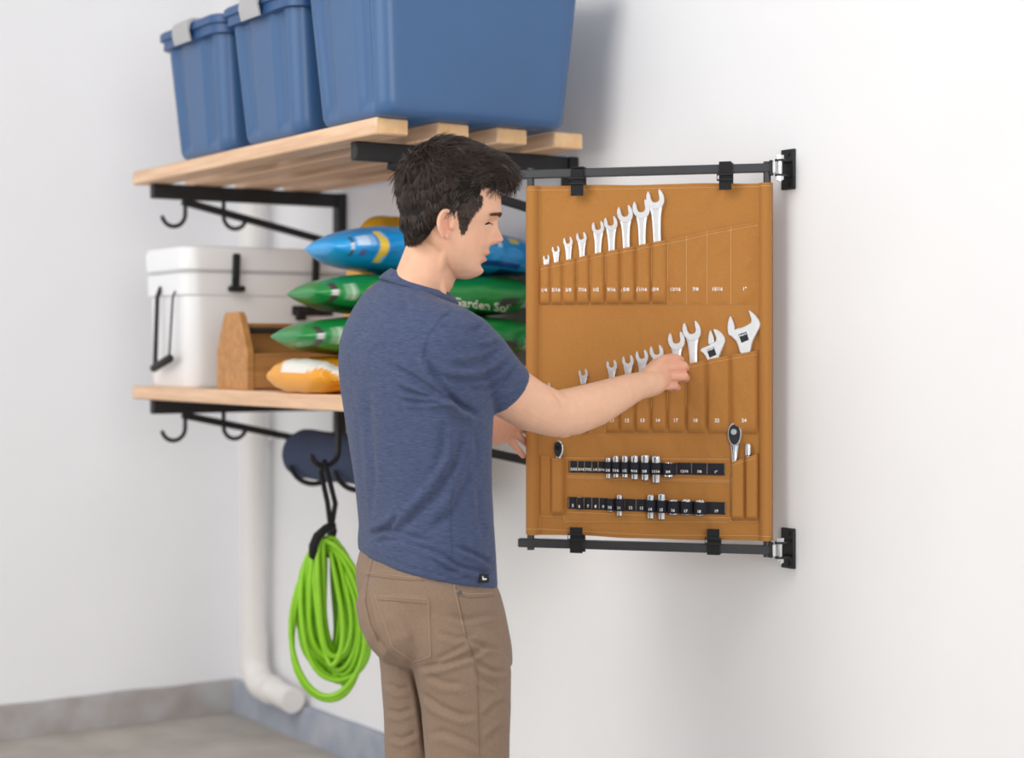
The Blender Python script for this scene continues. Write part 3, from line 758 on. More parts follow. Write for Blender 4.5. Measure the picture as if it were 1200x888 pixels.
# ------------------------------------------------------------------ wrenches
JAW = [(.31, .62), (.45, .44), (.53, .16), (.50, -.14), (.38, -.36), (.2, -.52), (-.2, -.52), (-.38, -.36), (-.50, -.14), (-.53, .16), (-.45, .44), (-.31, .62), (-.25, .36), (-.25, .02), (-.13, -.13), (.13, -.13), (.25, .02), (.25, .36)]
def smoothpoly(poly, keep=None, it=1):
    for _ in range(it):
        out = []
        n = len(poly)
        for i in range(n):
            a, b = Vector(poly[i]), Vector(poly[(i + 1) % n]); out += [tuple(a.lerp(b, .25)), tuple(a.lerp(b, .75))]
        poly = out
    return poly
JAW_S = smoothpoly(JAW)
def wrench(px, py, wpx, shank_px, bot_py, label, tilt=8, lean=None, ydepth=None, group='combination wrenches in the canvas pockets'):
    x, z = pan(px, py); W = pw(wpx); sw = pw(shank_px); zb_ = pan(px, bot_py)[1]
    th = max(.0032, W * .235)
    yb = (canvas_y(x, z) - .0012) if ydepth is None else ydepth
    root = thing('combination_wrench', label, 'wrench', PL(x, yb, zb_), group, PRZ)
    ct, st_ = math.cos(R(tilt)), math.sin(R(tilt)); L_ = z - zb_
    if lean is None:
        k = int(np.searchsorted(divx, x) - 1); lean = x - (divx[k] + divx[k + 1]) / 2
    def fr0(a, yy, b): return PL(x + a + lean * (b) / L_, yy, z + b)
    poly = [((a * ct - b * st_) * W, (a * st_ + b * ct) * W) for a, b in JAW_S]
    MB().prism(poly, fr0, yb, yb - th, W * .018).build('open_jaw', M_satin, root, smooth=35)
    rings = []; n = 14
    for t in np.linspace(0, 1, 12):
        b = -W * .36 - t * (L_ - W * .40 - W * .45)
        hw = sw / 2 * (1.0 + .75 * math.exp(-t * 9) + .5 * math.exp(-(1 - t) * 12)); ht = th * (.30 + .06 * math.exp(-t * 9))
        ring = []
        for j in range(n):
            a = 2 * math.pi * j / n; ca, sa = math.cos(a), math.sin(a)
            ring.append(fr0(hw * math.copysign(abs(ca) ** .6, ca), yb - th / 2 + ht * math.copysign(abs(sa) ** .6, sa), b))
        rings.append(ring)
    MB().loft(rings).build('shank', M_satin, root, smooth=60)
    cz = -(L_ - W * .45); n = 24; ro, ri = W * .40, W * .25
    rings = []
    for rr, yy in ((ro, 0.15), (ro, .85), (ro * .93, 1), (ri * 1.05, 1), (ri, .9), (ri, .1), (ri * 1.05, 0), (ro * .93, 0)):
        rings.append([fr0(rr * math.cos(2 * math.pi * j / n), yb - th * yy, cz + rr * math.sin(2 * math.pi * j / n)) for j in range(n)])
    MB().loft(rings, closed=True).build('ring_end', M_satin, root, smooth=40)
    return root
UPW = [(640, 303, 7.5, 4.6, '1/4'), (651.3, 293.5, 9, 4.8, '5/16'), (665.5, 284, 10.8, 5.6, '3/8'), (681.3, 279, 12, 6, '7/16'), (701, 267.5, 14, 7.2, '1/2'), (716, 262.5, 15.2, 7.4, '9/16'), (733, 251.5, 17.8, 8, '5/8'), (752, 246, 19.3, 8, '11/16'), (768.5, 234.5, 20, 9, '3/4')]
for i, (px, py, w, s_, size) in enumerate(UPW):
    wrench(px, py, w, s_, 349.5, f'chrome combination wrench in the upper pocket marked {WORD[size]}', tilt=10)
LOW = [(640.5, 453.5, 8.5, 4.6, '6'), (683.5, 438.5, 10.3, 5.2, '9'), (717, 429, 12, 5.6, '11'), (736, 424, 13, 6.2, '12'), (752.5, 418.5, 14, 6.6, '13'), (769.5, 413.5, 15.2, 7, '14'), (811, 388.5, 20, 8.6, '18')]
for (px, py, w, s_, size) in LOW:
    wrench(px, py, w, s_, 500, f'chrome combination wrench in the lower pocket marked {WORD[size]}', tilt=11)
wrench(793, 400, 18.6, 8, 490, 'chrome combination wrench being pulled from its pocket by the right hand', tilt=9)

def adjustable(px_poly, jaw_poly, worm, slot, handle, bot, label, origin):
    def T(pts): return [pan(785 + a / 10, 350 + b / 10) for a, b in pts]
    x, z = pan(*origin); yb = canvas_y(x, z) - .001; th = .0105
    zb_ = pan(origin[0], bot)[1]
    root = thing('adjustable_wrench', label, 'wrench', PL(x, yb, zb_), 'adjustable wrenches in the lower pockets', PRZ)
    fr = lambda a, y, b: PL(a, y, b)
    MB().prism(smoothpoly(T(px_poly)), fr, yb, yb - th, .0018).build('fixed_jaw', M_satin, root, smooth=35)
    MB().prism(smoothpoly(T(jaw_poly)), fr, yb - .0015, yb - th + .0005, .0015).build('movable_jaw', M_satin, root, smooth=35)
    MB().prism(T(slot), fr, yb - th * .5, yb - th - .0004).build('worm_slot', M_dark_steel, root)
    wv = T(worm); a, b = Vector((wv[0][0], wv[0][1])), Vector((wv[1][0], wv[1][1])); n = 40
    pts = [PL(*(lambda q: (q.x, yb - th + .0005, q.y))(a.lerp(b, t))) for t in np.linspace(0, 1, n)]
    MB().tube(pts, [.0032 + .0009 * math.sin(i * 1.7) for i in range(n)], 12).build('worm_screw', M_steel, root)
    h = T(handle); hb_ = [(h[0][0], h[0][1]), (h[1][0], h[1][1])]
    dx = pw(4); xm = (hb_[0][0] + hb_[1][0]) / 2
    poly = [hb_[0], hb_[1], (xm + dx, h[1][1] - .03), (xm + dx, zb_ + .012), (xm + dx * .6, zb_), (xm - dx * .6, zb_), (xm - dx, zb_ + .012), (xm - dx, h[0][1] - .03)]
    MB().prism(poly, fr, yb - .001, yb - th + .0025, .0012).build('handle', M_satin, root, smooth=35)
adjustable([(344, 597), (455, 548), (530, 508), (553, 470), (528, 410), (505, 350), (560, 362), (620, 412), (655, 480), (632, 550), (602, 620), (585, 682), (575, 720), (448, 740), (410, 655)],
           [(475, 358), (458, 410), (450, 470), (452, 545), (520, 512), (515, 455), (498, 405)],
           [(442, 610), (518, 580)], [(436, 600), (520, 566), (550, 655), (470, 692)], [(450, 735), (575, 715)], 500,
           'small adjustable wrench with nearly closed jaws in the pocket marked twenty-two', (835, 400))
adjustable([(915, 120), (1000, 180), (1058, 255), (1071, 318), (1012, 420), (965, 520), (945, 650), (830, 665), (790, 505), (735, 455), (692, 412), (770, 352), (850, 337), (935, 295), (962, 262), (945, 205)],
           [(715, 190), (688, 245), (676, 330), (688, 425), (722, 440), (768, 350), (748, 275)],
           [(815, 440), (915, 405)], [(806, 420), (902, 385), (930, 480), (845, 518)], [(832, 660), (945, 645)], 500,
           'large adjustable wrench with wide open jaws in the pocket marked twenty-four', (872, 395))

# ------------------------------------------------------------------ ratchets and extension
def ratchet(px, py, wpx, hpx, bot, label, dark):
    x, z = pan(px, py); hw, hh = pw(wpx) / 2, pw(hpx) / 2; zb_ = pan(px, bot)[1]; yb = canvas_y(x, z) - .0012; th = .012
    root = thing('ratchet', label, 'ratchet', PL(x, yb, zb_), 'ratchets in the lower side pockets', PRZ)
    def egg(k, dz=0): return [(x + hw * k * math.cos(a) * (1 - .16 * (1 - math.sin(a)) / 2), z + dz + hh * k * math.sin(a)) for a in np.linspace(0, 2 * math.pi, 28, endpoint=False)]
    fr = lambda a, y, b: PL(a, y, b)
    MB().prism(egg(1), fr, yb, yb - th, .002).build('head', M_steel, root, smooth=35)
    MB().prism(egg(.8), fr, yb - th + .001, yb - th - .0008, .0006).build('cover_plate', M_rubber if dark else M_dark_steel, root, smooth=35)
    zd = z + hh * .22
    MB().tube([PL(x - hw * .05, yb - th, zd), PL(x - hw * .05, yb - th - .004, zd)], hw * .38, 18).tube([PL(x - hw * .05, yb - th, zd), PL(x - hw * .05, yb - th - .006, zd)], hw * .2, 14).build('drive_dial', M_dark_steel if dark else M_steel, root, smooth=35)
    rings = []
    for t in np.linspace(0, 1, 14):
        zz = z - hh * .85 - t * (z - hh * .85 - zb_); r = hw * (.42 + .25 * math.exp(-t * 14) + (.12 if t > .45 else 0)); n = 14
        rings.append([PL(x + r * math.cos(2 * math.pi * j / n), yb - th / 2 + min(r, th * .5) * math.sin(2 * math.pi * j / n), zz) for j in range(n)])
    MB().loft(rings).build('handle', M_steel, root, smooth=60)
ratchet(861, 509, 18, 29, 600, 'chrome ratchet standing in the pocket below the large adjustable wrench', False)
ratchet(655, 526, 13, 20, 598, 'black faced ratchet in the pocket below the reaching elbow', True)
x, z1 = pan(877, 520); z0 = pan(877, 600)[1]; yb = canvas_y(x, z1) - .0085; r = pw(8) / 2
ext = thing('socket_extension', 'small chrome extension bar standing beside the chrome ratchet', 'extension bar', PL(x, yb, z0), rz=PRZ)
n = 18; z2 = pan(877, 534)[1]
for nm, prof in (('socket_end', [(z2, r * .8), (z2 + .002, r), (z1 - .001, r), (z1, r * .9), (z1, r * .6), (z1 - .01, r * .55)]), ('rod', [(z0, r * .6), (z0 + .004, r * .7), (z2, r * .7)])):
    MB().loft([[PL(x + rr * math.cos(2 * math.pi * j / n), yb + rr * math.sin(2 * math.pi * j / n), z) for j in range(n)] for z, rr in prof]).build(nm, M_steel, ext, smooth=35)
#PERSON#
# ------------------------------------------------------------------ person
PD = 3.5
PHI = R(30)
MF = RGT * math.cos(PHI) + FWD * math.sin(PHI)      # facing
MR = RGT * math.sin(PHI) - FWD * math.cos(PHI)      # his right side
MPP = PD / FPX
def remesh(parts, voxel, smooth_it=4, factor=0.5):
    b = MB()
    for p in parts: b.add(p.V, p.F)
    me = bpy.data.meshes.new('tmp'); me.from_pydata(b.V, [], b.F); me.update()
    ob = bpy.data.objects.new('tmp', me); COL.objects.link(ob)
    bm = bmesh.new(); bm.from_mesh(me); bmesh.ops.recalc_face_normals(bm, faces=bm.faces[:]); bm.to_mesh(me); bm.free()
    m = ob.modifiers.new('r', 'REMESH'); m.mode = 'VOXEL'; m.voxel_size = voxel
    if smooth_it: s_ = ob.modifiers.new('s', 'SMOOTH'); s_.factor = factor; s_.iterations = smooth_it
    dg = bpy.context.evaluated_depsgraph_get(); e = bpy.data.meshes.new_from_object(ob.evaluated_get(dg))
    V = np.empty(len(e.vertices) * 3); e.vertices.foreach_get('co', V); V = V.reshape(-1, 3)
    F = [tuple(p.vertices) for p in e.polygons]
    bpy.data.objects.remove(ob); bpy.data.meshes.remove(e)
    return V, F
def normals(V, F):
    N = np.zeros_like(V); Fa = np.array([f[:4] if len(f) >= 4 else (f[0], f[1], f[2], f[2]) for f in F])
    n = np.cross(V[Fa[:, 2]] - V[Fa[:, 0]], V[Fa[:, 3]] - V[Fa[:, 1]])
    for k in range(4): np.add.at(N, Fa[:, k], n)
    return N / np.maximum(1e-12, np.linalg.norm(N, axis=1))[:, None]
def polydist(px, py, line):
    best = np.full(px.shape, 1e9); tt = np.zeros(px.shape); tot = 0; seg = []
    for a, b in zip(line[:-1], line[1:]): seg.append(math.hypot(b[0] - a[0], b[1] - a[1]))
    L_ = sum(seg); acc = 0
    sgn = np.zeros(px.shape)
    for (a, b), l in zip(zip(line[:-1], line[1:]), seg):
        dx, dy = b[0] - a[0], b[1] - a[1]; t = np.clip(((px - a[0]) * dx + (py - a[1]) * dy) / (l * l), 0, 1)
        ex, ey = px - (a[0] + t * dx), py - (a[1] + t * dy); d = np.hypot(ex, ey); m = d < best
        best[m] = d[m]; tt[m] = (acc + t[m] * l) / L_; sgn[m] = (dx * ey - dy * ex)[m] / l; acc += l
    return best, tt, sgn
def carve(V, F, lines, rounds=1):
    """folds: (polyline px, depth m, width px[, ridge]) pressed into the cloth on the side turned to the camera"""
    N = normals(V, F); px, py, d = project(V)
    view = V - np.array(CAM); view /= np.linalg.norm(view, axis=1)[:, None]
    facing = np.clip(-(N * view).sum(1) * 2.0, 0, 1)
    D = np.zeros(len(V))
    for ln in lines:
        pts, dep, w = ln[:3]; rd = ln[3] if len(ln) > 3 else 0.6
        dist, t, sg = polydist(px, py, pts)
        tap = np.clip(np.sin(np.pi * np.clip(t, 0.02, 0.98)) * 1.6, 0, 1)
        D -= dep * np.exp(-(dist / w) ** 2) * tap
        D += dep * rd * np.exp(-((sg - 2.0 * w) / (1.5 * w)) ** 2) * np.exp(-np.clip(dist - 3 * w, 0, None) / w) * tap
    return V + N * (D * facing)[:, None]
def vnoise(V, sc, seed=0.0):
    return np.array([noise.noise(Vector((p[0] * sc[0] + seed, p[1] * sc[1], p[2] * sc[2]))) for p in V])

def body_ring(py, xl, xr, q, k, scale=1.0, n=56, e=2.25, dc=PD):
    half = (xr - xl) / 2 * MPP; a = half / math.sqrt(math.sin(PHI) ** 2 + (q * math.cos(PHI)) ** 2) * scale; b = a * q
    c0 = P((xl + xr) / 2, py, dc); out = []
    for j in range(n):
        t = 2 * math.pi * j / n; ca, sa = math.cos(t), math.sin(t)
        o = MR * (a * math.copysign(abs(ca) ** (2 / e), ca)) + MF * (b * math.copysign(abs(sa) ** (2 / e), sa))
        out.append(c0 + o - UP * (k * o.dot(RGT)))
    return out
SR = [(665, 421, 581, .74, .22), (650, 420, 580, .74, .19), (630, 421, 579, .74, .15), (605, 419, 577, .74, .09), (570, 415, 575, .72, .04), (530, 409, 575, .70, 0), (490, 403, 576, .68, 0),
      (455, 398, 576, .66, 0), (425, 396, 574, .64, 0), (400, 398, 570, .62, 0), (380, 404, 563, .60, 0), (364, 413, 553, .58, .04), (352, 425, 542, .58, .14), (343, 440, 532, .66, .27), (335, 457, 526, .95, .40), (331, 459, 525, .95, .42)]
person = thing('person', 'man with dark hair in navy t-shirt and taupe trousers reaching to the canvas organiser', 'person', P(505, 1178, PD))
person.location.z = 0; WM[person.name] = Matrix.Translation(person.location)

# ---- skin: head, neck, arms, hands as one surface
HP = 3.47; HYAW = R(8); HM = HP / FPX
HF = RGT * math.cos(HYAW) + FWD * math.sin(HYAW); HR = RGT * math.sin(HYAW) - FWD * math.cos(HYAW)
def hpos(px, py, y): return P(530, py, HP) + HF * ((px - 530) * HM / math.cos(HYAW)) + HR * y
XFc = [(174, 526), (177, 540), (182, 556), (190, 570), (200, 578.5), (210, 583), (221, 585.5), (238, 587), (248, 586.5), (253, 585.5), (259, 581), (266, 577.5), (275, 575), (287, 574), (294, 572), (300, 569.5), (309, 564.5), (317, 564.5), (322, 562), (325, 557), (327, 549)]
XBc = [(174, 522), (177, 508), (182, 497), (190, 486), (200, 479), (215, 474), (235, 473), (255, 477), (270, 483), (285, 492), (300, 508), (315, 522), (325, 533), (327, 540)]
WDc = [(174, .006), (177, .026), (182, .042), (190, .055), (200, .0645), (215, .071), (235, .075), (255, .0745), (270, .071), (285, .067), (300, .0605), (310, .053), (318, .044), (325, .029), (327, .014)]
NOSE = [(252, 0), (258, 2), (264, 5.5), (270, 9.5), (275, 13), (279, 15.5), (282.5, 14.5), (285.5, 7), (288, 0)]
head = MB(); rings = []; nh = 120
for py in np.concatenate([np.linspace(174, 182, 6)[:-1], np.linspace(182, 327, 110)]):
    xf, xb, w = interp(XFc, py), interp(XBc, py), interp(WDc, py); cc = xb + (xf - xb) * (0.47 if py < 262 else 0.45)
    ring = []
    for j in range(nh):
        t = 2 * math.pi * j / nh; ca, sa = math.cos(t), math.sin(t)
        e = (2.15 - .4 * sst(256, 276, py)) if ca > 0 else 2.1
        px = cc + (xf - cc if ca > 0 else cc - xb) * math.copysign(abs(ca) ** (2 / e), ca); y = w * math.copysign(abs(sa) ** (2 / e), sa)
        if ca > 0:
            ay = abs(y)
            g = lambda yc, sy, zc, sz: math.exp(-((ay - yc) / sy) ** 2 - ((py - zc) / sz) ** 2)
            nw = 0.0075 + 0.0065 * sst(268, 281, py)
            px += interp(NOSE, py) * math.exp(-(y / nw) ** 2)
            px += 4.5 * g(.0135, .0055, 281.5, 3.6)                       # nostril wing
            px -= 8.5 * g(.030, .014, 261, 5.5)                            # eye socket
            px += 3.2 * g(.032, .010, 263, 3.6)                            # lid over eyeball
            px += 2.0 * g(.028, .018, 251.5, 4)                           # brow ridge
            px += 3.2 * g(.0, .019, 296.5, 2.8) + 4.2 * g(.0, .018, 304.5, 3.0) - 4.5 * g(.0, .024, 300.6, 1.5)
            px -= 2.2 * g(0, .02, 310, 3); px += 2.6 * g(0, .02, 318, 4)
            px += 1.6 * g(.048, .016, 278, 8) - 2.5 * g(.045, .016, 300, 8)
        ring.append(hpos(px, py, y))
    rings.append(ring)
head.loft(rings)
def ear(side):
    b = MB(); cx0, cy0 = 517.5, 266.5; y0 = 0.0715
    def ep(a, r, out):     # a angle, r relative radius
        u = -math.cos(a) * 9.2 * r - 1.2 * math.sin(a) * r; v = -math.sin(a) * 16.8 * r
        if v > 0: u *= 1 - 0.35 * (v / 16.8)
        u += v * -0.10
        return hpos(cx0 + u, cy0 + v, side * (y0 + out + 0.010 * (-u + 4) / 13))
    n = 26
    b.loft([[ep(a, .35, -.012) for a in np.linspace(0, 2 * math.pi, n, endpoint=False)], [ep(a, .88, -.004) for a in np.linspace(0, 2 * math.pi, n, endpoint=False)], [ep(a, .9, .004) for a in np.linspace(0, 2 * math.pi, n, endpoint=False)], [ep(a, .5, -.001) for a in np.linspace(0, 2 * math.pi, n, endpoint=False)]])
    b.tube([ep(a, .95, .006) for a in np.linspace(-0.35 * math.pi, 1.05 * math.pi, 22)], [.0036] * 4 + [.0044] * 14 + [.004] * 4, 8, round_ends=True)
    b.tube([ep(a, .58, .0045) for a in np.linspace(-0.25 * math.pi, .62 * math.pi, 14)], .003, 8, round_ends=True)
    b.tube([hpos(cx0 + 5.5, cy0 - 2, side * (y0 + .004)), hpos(cx0 + 6, cy0 + 4, side * (y0 + .005))], .0036, 8, round_ends=True)
    b.tube([hpos(cx0 + 1, cy0 + 12, side * (y0 + .003)), hpos(cx0 + 1.5, cy0 + 14.5, side * (y0 + .003))], .0052, 8, round_ends=True)
    return b
neck = MB()
nk = [(356, 480, .055, .055), (342, 489, .056, .055), (330, 496, .058, .0565), (315, 502, .058, .0565), (300, 507, .0565, .056), (285, 512, .055, .055), (268, 518, .05, .05)]
neck.loft([[P(cx0, py, HP + .01) + MF * (b * math.cos(t)) + MR * (a * math.sin(t)) - UP * (0.22 * (b * math.cos(t))) for t in np.linspace(0, 2 * math.pi, 40, endpoint=False)] for py, cx0, b, a in nk])
sterno = MB().tube([hpos(522, 285, .055), P(516, 318, HP - .027), P(519, 343, HP - .02)], [.010, .010, .008], 10, round_ends=True)
torso_in = MB().loft([body_ring(*r, scale=.88) for r in SR[4:-2]])
rarm = MB().tube([P(*p) for p in ((528, 394, 3.40), (560, 425, 3.43), (591, 456, 3.47), (622, 475, 3.515), (650, 485.5, 3.56))], [.028, .038, .0545, .052, .047], 28, round_ends=True)
rfor = MB().tube([P(*p) for p in ((650, 485.5, 3.56), (672, 482, 3.60), (697, 474, 3.645), (722, 463, 3.695), (740, 455, 3.735), (752, 451, 3.762))], [.047, .049, .046, .0385, .0325, .0285], 28, round_ends=True)
relb = MB().tube([P(655, 497, 3.56), P(661, 499, 3.575)], [.026, .025], 16, round_ends=True)
def hand(wrist, fingers, thumb, palm_r=.0125):
    out = []
    for ch, r0 in fingers:
        m = MB().tube([P(*wrist).lerp(P(*ch[0]), t) for t in (0.0, .35, .7, 1.0)], [.0165, .0165, .0145, r0 * 1.18], 14, round_ends=True); out.append(m)
        out.append(MB().tube([P(*c_) for c_ in ch], [r0 * 1.14, r0 * 1.05, r0 * .96, r0 * .86][:len(ch)], 14, round_ends=True))
    pts, rr = thumb
    out.append(MB().tube([P(*c_) for c_ in pts], rr, 14, round_ends=True))
    return out
RW = (754, 446, 3.768)
rf = [([(778, 421.5, 3.842), (793, 420, 3.872), (797, 421.5, 3.900), (788, 423, 3.915)], .0100),
      ([(781, 431, 3.835), (801, 428.5, 3.862), (803.5, 431, 3.893), (794, 432.5, 3.912)], .0104),
      ([(780, 441.5, 3.83), (802, 440.5, 3.855), (804, 443, 3.885), (795, 444, 3.905)], .0100),
      ([(774, 452.5, 3.83), (791, 451.5, 3.852), (794, 454, 3.88), (786, 455, 3.9)], .0088)]
rhand = hand(RW, rf, ([(757, 440, 3.79), (768, 428, 3.84), (779, 421, 3.885), (788, 418, 3.905)], [.016, .0135, .0105, .009]))
rhand.append(MB().tube([P(746, 452.5, 3.75), P(756, 450.5, 3.772), P(767, 448, 3.80), P(776, 443, 3.825)], [.0295, .030, .0285, .0215], 18, round_ends=True))
larm = MB().tube([P(*p) for p in ((438, 392, 3.66), (470, 450, 3.71), (508, 520, 3.78))], [.052, .05, .042], 24, round_ends=True)
lfor = MB().tube([P(*p) for p in ((508, 520, 3.78), (535, 510, 3.85), (562, 503, 3.93), (581, 503, 3.975))], [.043, .046, .040, .036], 24, round_ends=True)
LW = (580, 507.5, 3.975)
lf = [([(596, 514, 4.02), (603, 522, 4.035), (609, 529, 4.045), (613, 534, 4.05)], .0082),
      ([(601, 507, 4.03), (610, 513, 4.05), (617, 519, 4.062), (622, 525, 4.066)], .0088),
      ([(604, 500, 4.04), (615, 503, 4.06), (624, 509, 4.07), (630, 514, 4.072)], .009),
      ([(604, 493, 4.045), (616, 494, 4.06), (626, 499, 4.07), (632, 504, 4.072)], .0085)]
lhand = hand(LW, lf, ([(584, 500, 3.99), (596, 492, 4.02), (608, 488, 4.045), (618, 487, 4.055)], [.015, .0125, .0105, .009]))
lhand.append(MB().tube([P(580, 508, 3.98), P(590, 506, 4.01)], [.024, .0195], 16, round_ends=True))
BV, BF = remesh([head, ear(1), ear(-1), neck, sterno, torso_in, rarm, rfor, relb, larm, lfor] + rhand + lhand, 0.0024, 5, 0.5)
# forearm relief and knuckle creases
BV = carve(BV, BF, [([(648, 458), (655, 466), (660, 474)], .003, 3), ([(776, 424), (790, 424.5), (803, 424)], .0018, 1.2, 0), ([(783, 435.5), (796, 435), (806, 435)], .0018, 1.2, 0), ([(783, 446.5), (792, 446.5), (800, 447)], .0016, 1.2, 0),
                    ([(570, 286), (568, 293), (565, 301)], .0012, 2.0, .3)])
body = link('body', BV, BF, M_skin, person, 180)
px, py, dd = project(BV)
near_ = dd < 3.62
base = np.array(lin((226, 176, 146))); colr = np.tile(base, (len(BV), 1))
def tint(mask, rgb):
    global colr
    colr = colr * (1 - mask[:, None]) + np.array(lin(rgb)) * mask[:, None]
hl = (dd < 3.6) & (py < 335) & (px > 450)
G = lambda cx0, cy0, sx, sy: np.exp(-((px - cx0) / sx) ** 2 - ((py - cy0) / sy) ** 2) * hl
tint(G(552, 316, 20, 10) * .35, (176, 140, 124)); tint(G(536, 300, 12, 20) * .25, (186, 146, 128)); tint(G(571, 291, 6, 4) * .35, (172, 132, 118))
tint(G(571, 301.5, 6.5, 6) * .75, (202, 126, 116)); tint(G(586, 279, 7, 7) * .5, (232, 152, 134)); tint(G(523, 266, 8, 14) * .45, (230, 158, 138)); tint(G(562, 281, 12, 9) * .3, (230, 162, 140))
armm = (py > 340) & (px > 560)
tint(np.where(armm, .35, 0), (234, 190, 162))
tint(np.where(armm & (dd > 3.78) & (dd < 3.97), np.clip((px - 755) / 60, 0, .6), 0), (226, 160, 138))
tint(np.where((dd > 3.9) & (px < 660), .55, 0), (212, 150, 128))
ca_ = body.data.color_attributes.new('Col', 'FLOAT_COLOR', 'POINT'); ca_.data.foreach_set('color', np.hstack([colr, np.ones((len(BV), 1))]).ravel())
BBVH = BVHTree.FromPolygons([tuple(v) for v in BV], BF)

# eyes and brows
for side in (1, -1):
    ec = hpos(563.5, 262.5, side * .0315); b = MB(); n = 16
    b.loft([[ec + (HF * math.cos(th) + (HR * math.cos(a) + UP * math.sin(a)) * math.sin(th)) * .0112 for a in np.linspace(0, 2 * math.pi, n, endpoint=False)] for th in np.linspace(.05, math.pi - .05, 10)])
    ey = b.build('eyeball', M_eye, person, 180)
    lash = MB(); brow = MB()
    for t in np.linspace(0, 1, 16):
        ypos = side * (.018 + .028 * t); pxx = 584 - 13.5 * t ** 1.5 if side > 0 else 584 - 12 * t
        o = hpos(620, 262.3 + 1.6 * t - 2.2 * math.sin(math.pi * t), ypos); h = BBVH.ray_cast(o, -HF)[0]
        if h: lash.tube([h - HF * .001, h + HF * .0035 - UP * .0022 + HR * side * .0015], [.0011, .0004], 5)
    for t in np.linspace(0, 1, 60):
        for r_ in range(3):
            ypos = side * (.010 + .040 * t); o = hpos(620, 253.2 - 1.5 * math.sin(math.pi * t * .9) + random.uniform(-1.8, 1.8) * (1 - .5 * t) + 1.5 * t, ypos); h = BBVH.ray_cast(o, -HF)[0]
            if h: lash_d = (HR * side * .8 + UP * .25 - HF * .4 * t).normalized(); brow.tube([h, h + HF * .0016 + lash_d * .0045, h + HF * .001 + lash_d * .009], [.0007, .0007, .0003], 4)
    lash.build('eyelash', M_hairbase, person); brow.build('eyebrow', M_hair, person)

# ---- hair
HTOP = [(163.5, 526, 522, .004), (165, 542, 505, .03), (168, 552, 497, .05), (172, 562, 491, .063), (178, 578, 483, .073), (185, 590, 478, .080), (192, 598, 473, .0845), (199, 601.5, 469, .0865), (206, 602, 466.5, .0875), (213, 599, 465, .0875),
        (218, 590, 464.5, .087), (222, 578, 464.5, .0868), (228, 573, 465, .0868), (236, 571.5, 466, .0865), (243, 563, 467, .0855), (249, 556, 468, .0845), (254, 540, 468.5, .083), (260, 526, 469.5, .081), (268, 516, 471, .077), (276, 508, 472.5, .071), (283, 500, 474, .062), (287, 492, 477, .045), (289, 486, 481, .02)]
hrings = []; nhh = 90
def hair_ring(py, inset=0.0):
    v = [np.interp(py, [h[0] for h in HTOP], [h[k] for h in HTOP]) for k in (1, 2, 3)]; xf, xb, w = v
    cc = xb + (xf - xb) * .42 if py < 240 else xb + (xf - xb) * .5
    ring = []
    for j in range(nhh):
        t = 2 * math.pi * j / nhh; ca, sa = math.cos(t), math.sin(t); e = 2.35 if py < 225 else 2.6
        pxx = cc + (xf - cc if ca > 0 else cc - xb) * math.copysign(abs(ca) ** (2 / e), ca); y = w * math.copysign(abs(sa) ** (2 / e), sa)
        if py < 222 and ca > 0.0:        # quiff narrows to the front
            y *= 1 - .22 * ca ** 2 * (1 - sst(198, 222, py))
        p = hpos(pxx, py, y); k = noise.noise(p * 38) * .004 + noise.noise(p * 90) * .0015
        nrm = HF * ca + HR * sa
        ring.append(p + nrm * (k - .003))
    return ring
hy = np.concatenate([np.linspace(163.5, 180, 14)[:-1], np.linspace(180, 289, 70)])
cap = MB().loft([hair_ring(p_) for p_ in hy])
CV, CF = remesh([cap], .0035, 3)
CN = normals(CV, CF)
hair = link('hair', CV, CF, M_hairbase, person, 180)
cpx, cpy, cdd = project(CV)
HC = hpos(525, 225, 0)
strands = MB()
area_idx = rng.integers(0, len(CV), 15000)
hb_inside = BBVH
HFa, HRa, UPa = np.array(HF), np.array(HR), np.array([0, 0, 1.])
made = 0
